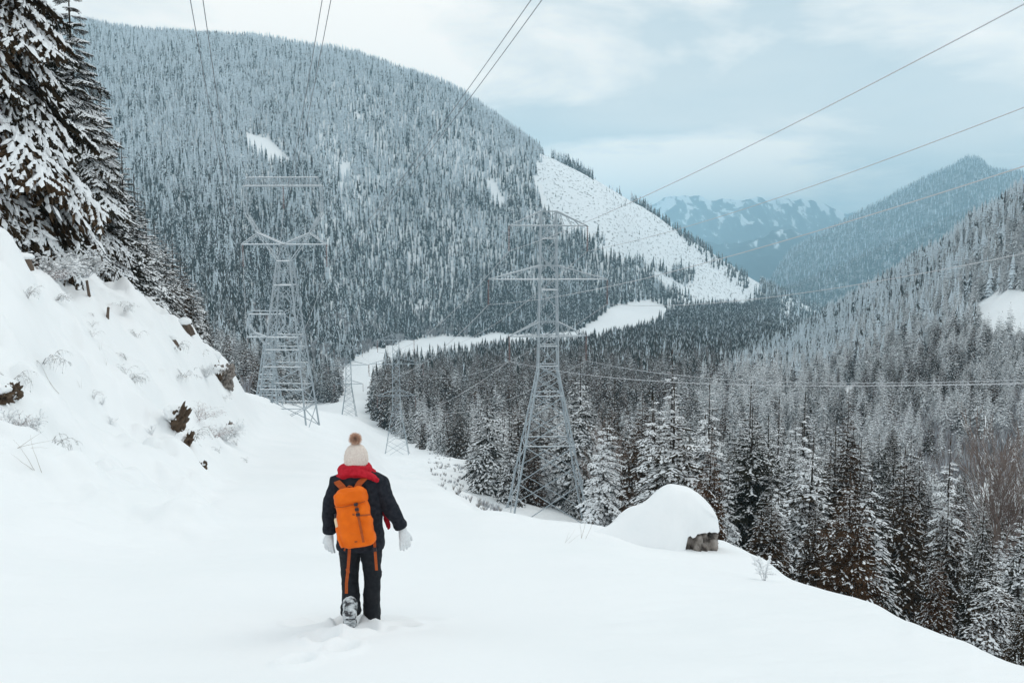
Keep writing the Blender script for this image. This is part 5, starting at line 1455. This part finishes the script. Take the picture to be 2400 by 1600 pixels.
# big boulder under its drift: a snow dome with the bare rock showing at its right foot
yb = 16.6
mb = yb / F * (CP - SP * ratio(1230))
pb = P(1530, 1277, yb)
bo_ = empty('boulder', pb); tag(bo_, 'snow-covered boulder with bare grey stone at its right foot', 'boulder')
def dome():
    # silhouette of the drift as heights along x (picture units from its left end), widths by distance
    xs = np.array([-190, -140, -100, -60, -20, 15, 45, 70, 90, 106, 116, 120]) * mb
    hs = np.array([48, 66, 90, 120, 150, 166, 163, 148, 130, 110, 88, 60]) * mb
    nx, na = 56, 30
    X = np.linspace(xs[0], xs[-1], nx); H_ = pchip(xs, hs, X)[:, 0]
    v, f = [], []
    for i, (x, h) in enumerate(zip(X, H_)):
        e = (x - X[0]) / (X[-1] - X[0])
        dep = 0.95 * math.sqrt(max(0.0, 1 - max(0, (e - 0.80) / 0.20) ** 2.4)) * (0.75 + 0.25 * math.sin(e * 3.14)) + 0.02
        q_ = float(sstep(0.60, 0.74, np.array(e)))
        for k in range(na):
            a = math.pi * k / (na - 1)
            front = k < na / 2
            yy = -math.cos(a) * dep * ((1.0 - 0.42 * q_) if front else 1.3); zz = math.sin(a) ** 0.85
            lo = -0.75 + (1.30 * q_ if front else 0.6 * q_) + 0.26 * float(fbm(np.array([x * 3.1]), np.array([0.5]), 63, 4)[0]) * q_
            nz_ = float(vnoise(np.array([x * 3 + 9]), np.array([a * 2.2]), 4)[0] - 0.5) * 0.15 + float(vnoise(np.array([x * 11 + 9]), np.array([a * 8]), 6)[0] - 0.5) * 0.02 * (1 - math.sin(a)) * 2.5
            lo_h = lo * (1 - zz)
            v.append((x, yy + nz_, max(h, 0) * zz + lo_h + nz_ * 0.5))
    for i in range(nx - 1):
        for k in range(na - 1): f.append((i * na + k, (i + 1) * na + k, (i + 1) * na + k + 1, i * na + k + 1))
    return mesh_np('snow_dome', v, f, M_LOAD2, smooth=True)
link('snow_cap', dome(), bo_)
st = link('stone', blob('boulder_stone', None, 0.60, 0.78, 0.84, M_ROCK, 3, 0.24, 3.6, 5), bo_)
st.location = (0.28, 0.10, -0.08)
st2 = link('stone', blob('boulder_stone_back', None, 0.42, 0.60, 0.86, M_ROCK, 9, 0.2, 3.0, 5), bo_)
st2.location = (0.44, 0.42, -0.06)
for k, (dx, dz, s) in enumerate(((0.02, 0.18, 0.09), (0.40, 0.10, 0.035), (0.16, -0.12, 0.03))):
    q = link('snow_patch', blob('snow_patch', None, s * 1.5, s * 0.5, s * 0.8, M_LOAD2, 40 + k, 0.3, 2.5, 3), bo_)
    q.location = (dx + 0.08, -0.60 + 0.5 * max(0, abs(dx - 0.30) - 0.1), dz + 0.1)

def stump(u, y, r, h, label, cap=0.5, lean=(0.0, 0.0), m=None):
    p = on_ground(u, y)
    t = empty('tree_stump', p); tag(t, label, 'stump', 'stumps on the left bank')
    n = 22; v, f = [], []
    zs_ = [-0.4, 0.0, h * 0.35, h * 0.8, h]
    for i, z in enumerate(zs_):
        for k in range(n):
            a = 6.283 * k / n
            rr = r * (1.25 - 0.25 * min(1, i / 3)) * (1 + 0.08 * math.sin(5 * a + i) + 0.06 * math.sin(11 * a))
            v.append((rr * math.cos(a), rr * math.sin(a), z + (0.06 * h * math.sin(7 * a) if i == 4 else 0)))
    for i in range(len(zs_) - 1):
        for k in range(n): f.append((i * n + k, i * n + (k + 1) % n, (i + 1) * n + (k + 1) % n, (i + 1) * n + k))
    f.append(tuple(range((len(zs_) - 1) * n, len(zs_) * n)))
    w = link('wood', mesh_np('stump_wood', v, f, M_WOOD), t)
    w.rotation_euler = (lean[0], lean[1], 0)
    if cap:
        c = link('snow_cap', blob('stump_cap', None, r * 1.35, r * 1.3, cap * r, M_LOAD2, int(u) % 17, 0.10, 1.4), t)
        c.location = (h * math.sin(lean[1]), -h * math.sin(lean[0]), h + cap * r * 0.55)
    return t
stump(55, 32.0, 0.24, 0.26, 'snow-capped wooden stump on the bank crest at far left', 0.55)
stump(428, 54.0, 0.28, 0.30, 'grey stump just below the bank conifers', 0.8, (0.1, -0.25))
stump(490, 68.0, 0.36, 0.40, 'dark stump under a thick snow pillow on the knob', 1.1, (0.0, 0.1))
stump(247, 36.0, 0.045, 0.36, 'thin broken snag poking out of the middle of the bank', 0.0, (0.0, 0.12))
stump(205, 36.0, 0.045, 0.55, 'dark upright stick below the frosted bush', 0.0, (0.0, -0.12))
stump(402, 49.0, 0.12, 0.22, 'small dark snag above the grey stump', 1.0, (0.2, -0.3))

rock(408, 29.5, 0.20, 0.30, 0.50, 'brown rocky soil bank exposed under overhanging snow left of the walker', 'rocks on the left bank', 0.0, 0.55, 7, M_SOIL, 0.45)
rock(388, 31.5, 0.14, 0.26, 0.30, 'small dark hollow of soil above the exposed brown bank', 'rocks on the left bank', 0.0, 0.5, 8, M_SOIL, 0.3)
rock(426, 28.2, 0.13, 0.22, 0.30, 'tail of brown rubble at the foot of the exposed bank', 'rocks on the left bank', 0.0, 0.55, 9, M_SOIL, 0.6)
rock(466, 27.6, 0.10, 0.12, 0.18, 'tiny dark stone right of the exposed brown bank', 'rocks on the left bank', 0.25, 0.45, 10, M_SOIL, 0.2)
rock(517, 62.0, 0.50, 0.60, 0.85, 'rounded grey boulder at the lower end of the knob', 'rocks on the left bank', 0.30, 0.45, 11, M_ROCK, 0.12, -0.3)
rock(500, 61.0, 0.22, 0.35, 0.45, 'brown rock face under snow left of the rounded grey boulder', 'rocks on the left bank', 0.4, 0.5, 12, M_SOIL, -0.3)
rock(528, 47.0, 0.22, 0.2, 0.34, 'grey stone beside the red-twigged bush', 'rocks on the left bank', 0.4, 0.5, 13)
rock(32, 20.5, 0.13, 0.2, 0.18, 'brown root hollow under drooping snow at the left edge', 'rocks on the left bank', 0.0, 0.45, 14, M_SOIL, 0.3)
rock(8, 20.0, 0.15, 0.2, 0.18, 'dark soil pocket beside the left picture edge', 'rocks on the left bank', 0.6, 0.45, 15, M_SOIL, 0.0)

def twigs(name, n, h, spread, arch, m, seed, snowy=0.3, width=0.006, base=0.1, fork=2, snow_r=0.03):
    """thin woody stems with side shoots; returns stem mesh and snow mesh."""
    r = np.random.default_rng(seed); v, s = [], []
    def strand(p, d, L, w, depth):
        pts = [p]; k = 5
        for i in range(k):
            d = d + np.array((r.normal() * 0.10, r.normal() * 0.10, -arch * (i + 1) / k * 0.5)); d = d / np.linalg.norm(d)
            pts.append(pts[-1] + d * L / k)
        for i in range(k):
            a, b = pts[i], pts[i + 1]; t = b - a
            side = np.cross(t, r.normal(size=3)); side /= np.linalg.norm(side) + 1e-9
            side2 = np.cross(t, side); side2 /= np.linalg.norm(side2) + 1e-9
            wa, wb = w * (1 - i / k * 0.8), w * (1 - (i + 1) / k * 0.8)
            A = [a + side * wa, a - side * wa * 0.5 + side2 * wa * 0.87, a - side * wa * 0.5 - side2 * wa * 0.87]
            B = [b + side * wb, b - side * wb * 0.5 + side2 * wb * 0.87, b - side * wb * 0.5 - side2 * wb * 0.87]
            for q in range(3):
                v.extend([A[q], A[(q + 1) % 3], B[(q + 1) % 3], A[q], B[(q + 1) % 3], B[q]])
            if r.random() < snowy:
                up = np.array((0, 0, 1.0)); c = (a + b) / 2 + up * w
                tl = t * 0.55; sr = snow_r * r.uniform(0.6, 1.3); sd = np.cross(t, up); sd = sd / (np.linalg.norm(sd) + 1e-9) * sr
                tp = c + up * sr * 0.9
                for q in ((c - tl, c + sd, tp), (c + sd, c + tl, tp), (c + tl, c - sd, tp), (c - sd, c - tl, tp)): s.extend(q)
            if depth and i >= 1:
                for _ in range(fork):
                    nd = d + r.normal(size=3) * 0.55
                    strand(b, nd / np.linalg.norm(nd), L * r.uniform(0.25, 0.5), w * 0.55, depth - 1)
    for k in range(n):
        a = r.uniform(0, 6.283)
        d = np.array((math.cos(a) * spread * r.uniform(0.2, 1), math.sin(a) * spread * r.uniform(0.2, 1), 1.0))
        p = np.array((math.cos(a) * base * r.uniform(0, 1), math.sin(a) * base * r.uniform(0, 1), -0.05))
        strand(p, d / np.linalg.norm(d), h * r.uniform(0.6, 1.1), width, 1)
    return soup(name + '_stems', np.array(v), m), (soup(name + '_snow', np.array(s), M_LOAD2) if s else None)
M_REDTW = noisy('red_twigs', [(0.3, (0.16, 0.075, 0.07)), (0.7, (0.30, 0.17, 0.16))], 5.0, rough=0.85)
M_DARKTW = noisy('dark_twigs', [(0.3, (0.05, 0.035, 0.028)), (0.7, (0.11, 0.08, 0.06))], 5.0, rough=0.85)
M_STRAW = noisy('dry_stalk', [(0.3, (0.22, 0.18, 0.14)), (0.7, (0.38, 0.32, 0.26))], 5.0, rough=0.85)
BUSH = {
 'frost': twigs('frost', 34, 1.1, 0.9, 0.5, M_FROST, 1, 0.75, 0.008, 0.3, 2, 0.05),
 'red': twigs('red', 30, 0.9, 1.0, 0.6, M_REDTW, 2, 0.30, 0.007, 0.35, 2, 0.03),
 'arch': twigs('arch', 16, 0.8, 1.2, 1.1, M_DARKTW, 3, 0.45, 0.006, 0.2, 2, 0.035),
 'sprig': twigs('sprig', 5, 0.6, 0.8, 0.8, M_DARKTW, 4, 0.25, 0.005, 0.05, 2, 0.025),
 'stalk': twigs('stalk', 3, 0.7, 0.5, 0.15, M_STRAW, 5, 0.0, 0.004, 0.05, 0),
 'white': twigs('white', 4, 0.5, 0.5, 0.3, M_FROST, 6, 0.9, 0.006, 0.03, 2, 0.03),
}
def bush(kd, u, y, s, label, nm='shrub', cat='shrub', group='shrubs and twigs on the left bank', rz=None, tilt=(0, 0), wide=1.0):
    p = on_ground(u, y)
    t = empty(nm, p, random.uniform(0, 6) if rz is None else rz)
    t.rotation_euler[0], t.rotation_euler[1] = tilt
    t.scale = (s * wide, s * wide, s); tag(t, label, cat, group)
    a, b = BUSH[kd]
    c = link('stems', a, t); c['kind'] = 'stuff'
    if b: c = link('snow_load', b, t); c['kind'] = 'stuff'
    return t
bush('frost', 130, 36.0, 0.9, 'pale frosted bush behind the snow-capped stump on the bank crest', wide=1.5)
bush('frost', 185, 39.5, 0.95, 'white snow-clumped bush right of the pale frosted one', wide=1.2)
bush('red', 95, 34.5, 0.8, 'brownish twiggy bush close to the snow-capped stump', wide=1.3)
bush('arch', 100, 25.0, 1.0, 'bent dead plant arching over the snow on the upper left bank')
bush('sprig', 62, 27.0, 0.9, 'small green-brown sprig just under the snow-capped stump')
bush('arch', 20, 21.5, 0.8, 'snow-draped arching shrub above the brown root hollow')
bush('red', 30, 18.8, 0.5, 'reddish twigs hanging below the brown root hollow', tilt=(0.4, 0.3))
bush('frost', 60, 19.0, 0.4, 'rounded snow-buried shrub right of the brown root hollow')
bush('arch', 110, 20.0, 0.8, 'fine pale twigs right of the buried shrub', wide=0.9)
bush('stalk', 85, 16.0, 1.0, 'single long thin stalk on the lower left snow', 'dry_stalk', 'stalk', tilt=(0.2, 0.5))
bush('stalk', 40, 16.5, 1.0, 'thin crossed grass stalks at the lower left edge', 'dry_stalk', 'stalk', tilt=(0.1, -1.1))
bush('stalk', 130, 22.5, 1.1, 'thin slanting stalk in the middle of the left bank', 'dry_stalk', 'stalk', tilt=(0.0, 0.8))
bush('sprig', 290, 34.0, 0.8, 'low dark sprig in the middle of the bank')
bush('arch', 288, 31.0, 0.8, 'curled arching twigs beside a small snow hollow mid bank')
bush('sprig', 315, 38.0, 0.9, 'dark bent sprig under a snow lump higher on the bank')
bush('sprig', 275, 40.0, 0.6, 'tiny dark tuft near the bank crest')
bush('arch', 400, 47.0, 1.0, 'dark twig cluster left of the knob')
bush('sprig', 465, 57.0, 1.5, 'dark leafy clump under snow on the knob')
bush('arch', 420, 41.0, 0.9, 'snow-filled ring of thin twigs below the knob', wide=1.2)
bush('frost', 470, 52.0, 0.6, 'frosted low shrub between knob and red-twigged bush')
bush('red', 452, 38.5, 0.75, 'red-twigged bush above the exposed brown bank', wide=1.5)
bush('red', 488, 40.0, 0.65, 'second red-brown bush to the right of the red-twigged one', wide=1.4)
bush('arch', 440, 33.0, 1.0, 'dark hanging roots right of the exposed brown bank', tilt=(0.5, 0.5))
bush('frost', 515, 44.0, 0.6, 'white-dusted bush at the right end of the twiggy patch', wide=1.3)
bush('frost', 540, 50.0, 0.55, 'faint snowy brush where bank meets path')
bush('sprig', 545, 45.0, 0.9, 'dark sprig in the snow right of the bushes')
bush('sprig', 568, 40.0, 0.6, 'tiny lone sprig on the path side of the bushes')
bush('sprig', 505, 36.0, 0.7, 'little twig tuft below the red bushes')
bush('white', 1755, 13.1, 0.75, 'small white frosted sprig on the snow mound right of the boulder', group='sprigs by the boulder')
bush('stalk', 1338, 15.5, 0.75, 'thin dry stalk on the snow crest left of the boulder', 'dry_stalk', 'stalk', 'sprigs by the boulder', tilt=(0.1, -0.3))
bush('stalk', 1300, 14.6, 0.45, 'short slanting dry stalk left of the boulder, nearer the walker', 'dry_stalk', 'stalk', 'sprigs by the boulder', tilt=(0.0, -0.8))

# loose tufts poking through the bank snow
rb = random.Random(12)
n_t = 0
while n_t < 34:
    u = rb.uniform(15, 560); y = rb.uniform(17, 70)
    pv = on_ground(u, y); vv = row(pv.z / pv.y)
    if float(grid_at(np.array([u]), np.array([y]), RUNMAX)[0]) > pv.z / pv.y + 0.003 or vv > 1060 - 0.1 * u: continue
    kd = rb.choice(('sprig', 'sprig', 'arch', 'stalk', 'white'))
    bush(kd, u, y, rb.uniform(0.35, 0.75), {'sprig': 'tiny dark twig tuft poking through the bank snow', 'arch': 'small arching twig half buried in the bank snow', 'stalk': 'thin dry stem standing in the bank snow', 'white': 'small white frosted shoot on the bank snow'}[kd],
         'twig_tuft', 'twig', 'tufts poking through the bank snow')
    n_t += 1
# bare broad-leaved trees at the right
def bare_tree(u, y, vtop, label, seed, wide=1.0):
    p = on_ground(u, y); H_ = P(u, vtop, y).z - p.z
    r = np.random.default_rng(seed); v, s = [], []
    def tube(a, b, wa, wb):
        t = b - a; x = np.cross(t, (0.3, 0.2, 0.9)); x /= np.linalg.norm(x) + 1e-9; yv = np.cross(t, x); yv /= np.linalg.norm(yv) + 1e-9
        m = 4
        A = [a + (x * math.cos(6.283 * k / m) + yv * math.sin(6.283 * k / m)) * wa for k in range(m)]
        B = [b + (x * math.cos(6.283 * k / m) + yv * math.sin(6.283 * k / m)) * wb for k in range(m)]
        for k in range(m): v.extend([A[k], A[(k + 1) % m], B[(k + 1) % m], A[k], B[(k + 1) % m], B[k]])
    def grow(p, d, L, w, depth):
        k = 4
        for i in range(k):
            d = d + r.normal(size=3) * 0.08 + np.array((0, 0, 0.06)); d /= np.linalg.norm(d)
            q = p + d * L / k; w2 = max(w * 0.82, 0.0012)
            tube(p, q, w, w2)
            if d[2] < 0.85 and r.random() < 0.6:
                up = np.array((0, 0, w + 0.002)); sd = np.array((d[1], -d[0], 0)) * (w + 0.003)
                s.extend([p + up - sd, p + up + sd, q + up * 1.4]); s.extend([p + up, q + up + sd, q + up - sd])
            p, w = q, w2
            if depth:
                for _ in range(1 if depth > 2 else 2):
                    a = r.uniform(0, 6.283); o = np.array((math.cos(a), math.sin(a), 0)) * r.uniform(0.22, 0.5)
                    nd = d + o; grow(p, nd / np.linalg.norm(nd), L * r.uniform(0.38, 0.62), w * 0.55, depth - 1)
    for k in range(4):
        a = r.uniform(0, 6.283)
        grow(np.array((0.02 * math.cos(a), 0.02 * math.sin(a), -0.02)), np.array((0.16 * math.cos(a), 0.16 * math.sin(a), 1.0)), 0.72, 0.010, 3)
    v_ = np.array(v); sc = 1.0 / v_[:, 2].max()
    t = empty('bare_tree', p, seed); t.scale = (H_ * wide, H_ * wide, H_); tag(t, label, 'tree', 'leafless trees at the right')
    c = link('branches', soup('bare_branches', v_ * sc, M_TWIG), t); c['kind'] = 'stuff'
    if s: c = link('snow_load', soup('bare_snow', np.array(s) * sc, M_LOAD), t); c['kind'] = 'stuff'
bare_tree(2275, 88, 925, 'tall leafless brown tree with fine upright twigs at the right', 3)
bare_tree(2318, 96, 960, 'second leafless tree just right of the tall brown one', 5)
bare_tree(1400, 120, 935, 'white-rimed leafless tree right of the middle pylon', 8, 1.1)

# brush in the gully beyond the walker, too fine to count
C_BRUSH = proto_collection('brush', [broom('brush_a', 501, 60, M_TWIG, 0.5, M_FROST), broom('brush_b', 502, 60, M_STRAW, 0.5, M_FROST), broom('brush_c', 503, 60, M_FROST, 0.5)])
r, u, y, rt, x, z, v = scatter(6000, 850, 1150, 45, 330, 77)
ok = in_poly(u, v, [(985, 1035), (1040, 1048), (1100, 1090), (1125, 1150), (1175, 1180), (1130, 1180), (1060, 1155), (1010, 1125), (985, 1075)]) | (in_poly(u, v, [(850, 975), (900, 990), (960, 1035), (940, 1050), (870, 1000)]) & (r.random(len(u)) < 0.10))
ok &= (fbm(x / 9, y / 9, 19, 2) > 0.0) & (r.random(len(u)) < 0.55)
u, y, x, z = u[ok], y[ok], x[ok], z[ok]
h = r.uniform(0.35, 1.0, len(u))
forest('gully_brush', C_BRUSH, np.stack([x, y, z - 0.05], 1), np.stack([h, h, h], 1), spin(len(h), r, 0.25), r.integers(0, 3, len(h)), 'brown dry brush in the snowy gully right of the walker', 'brush')
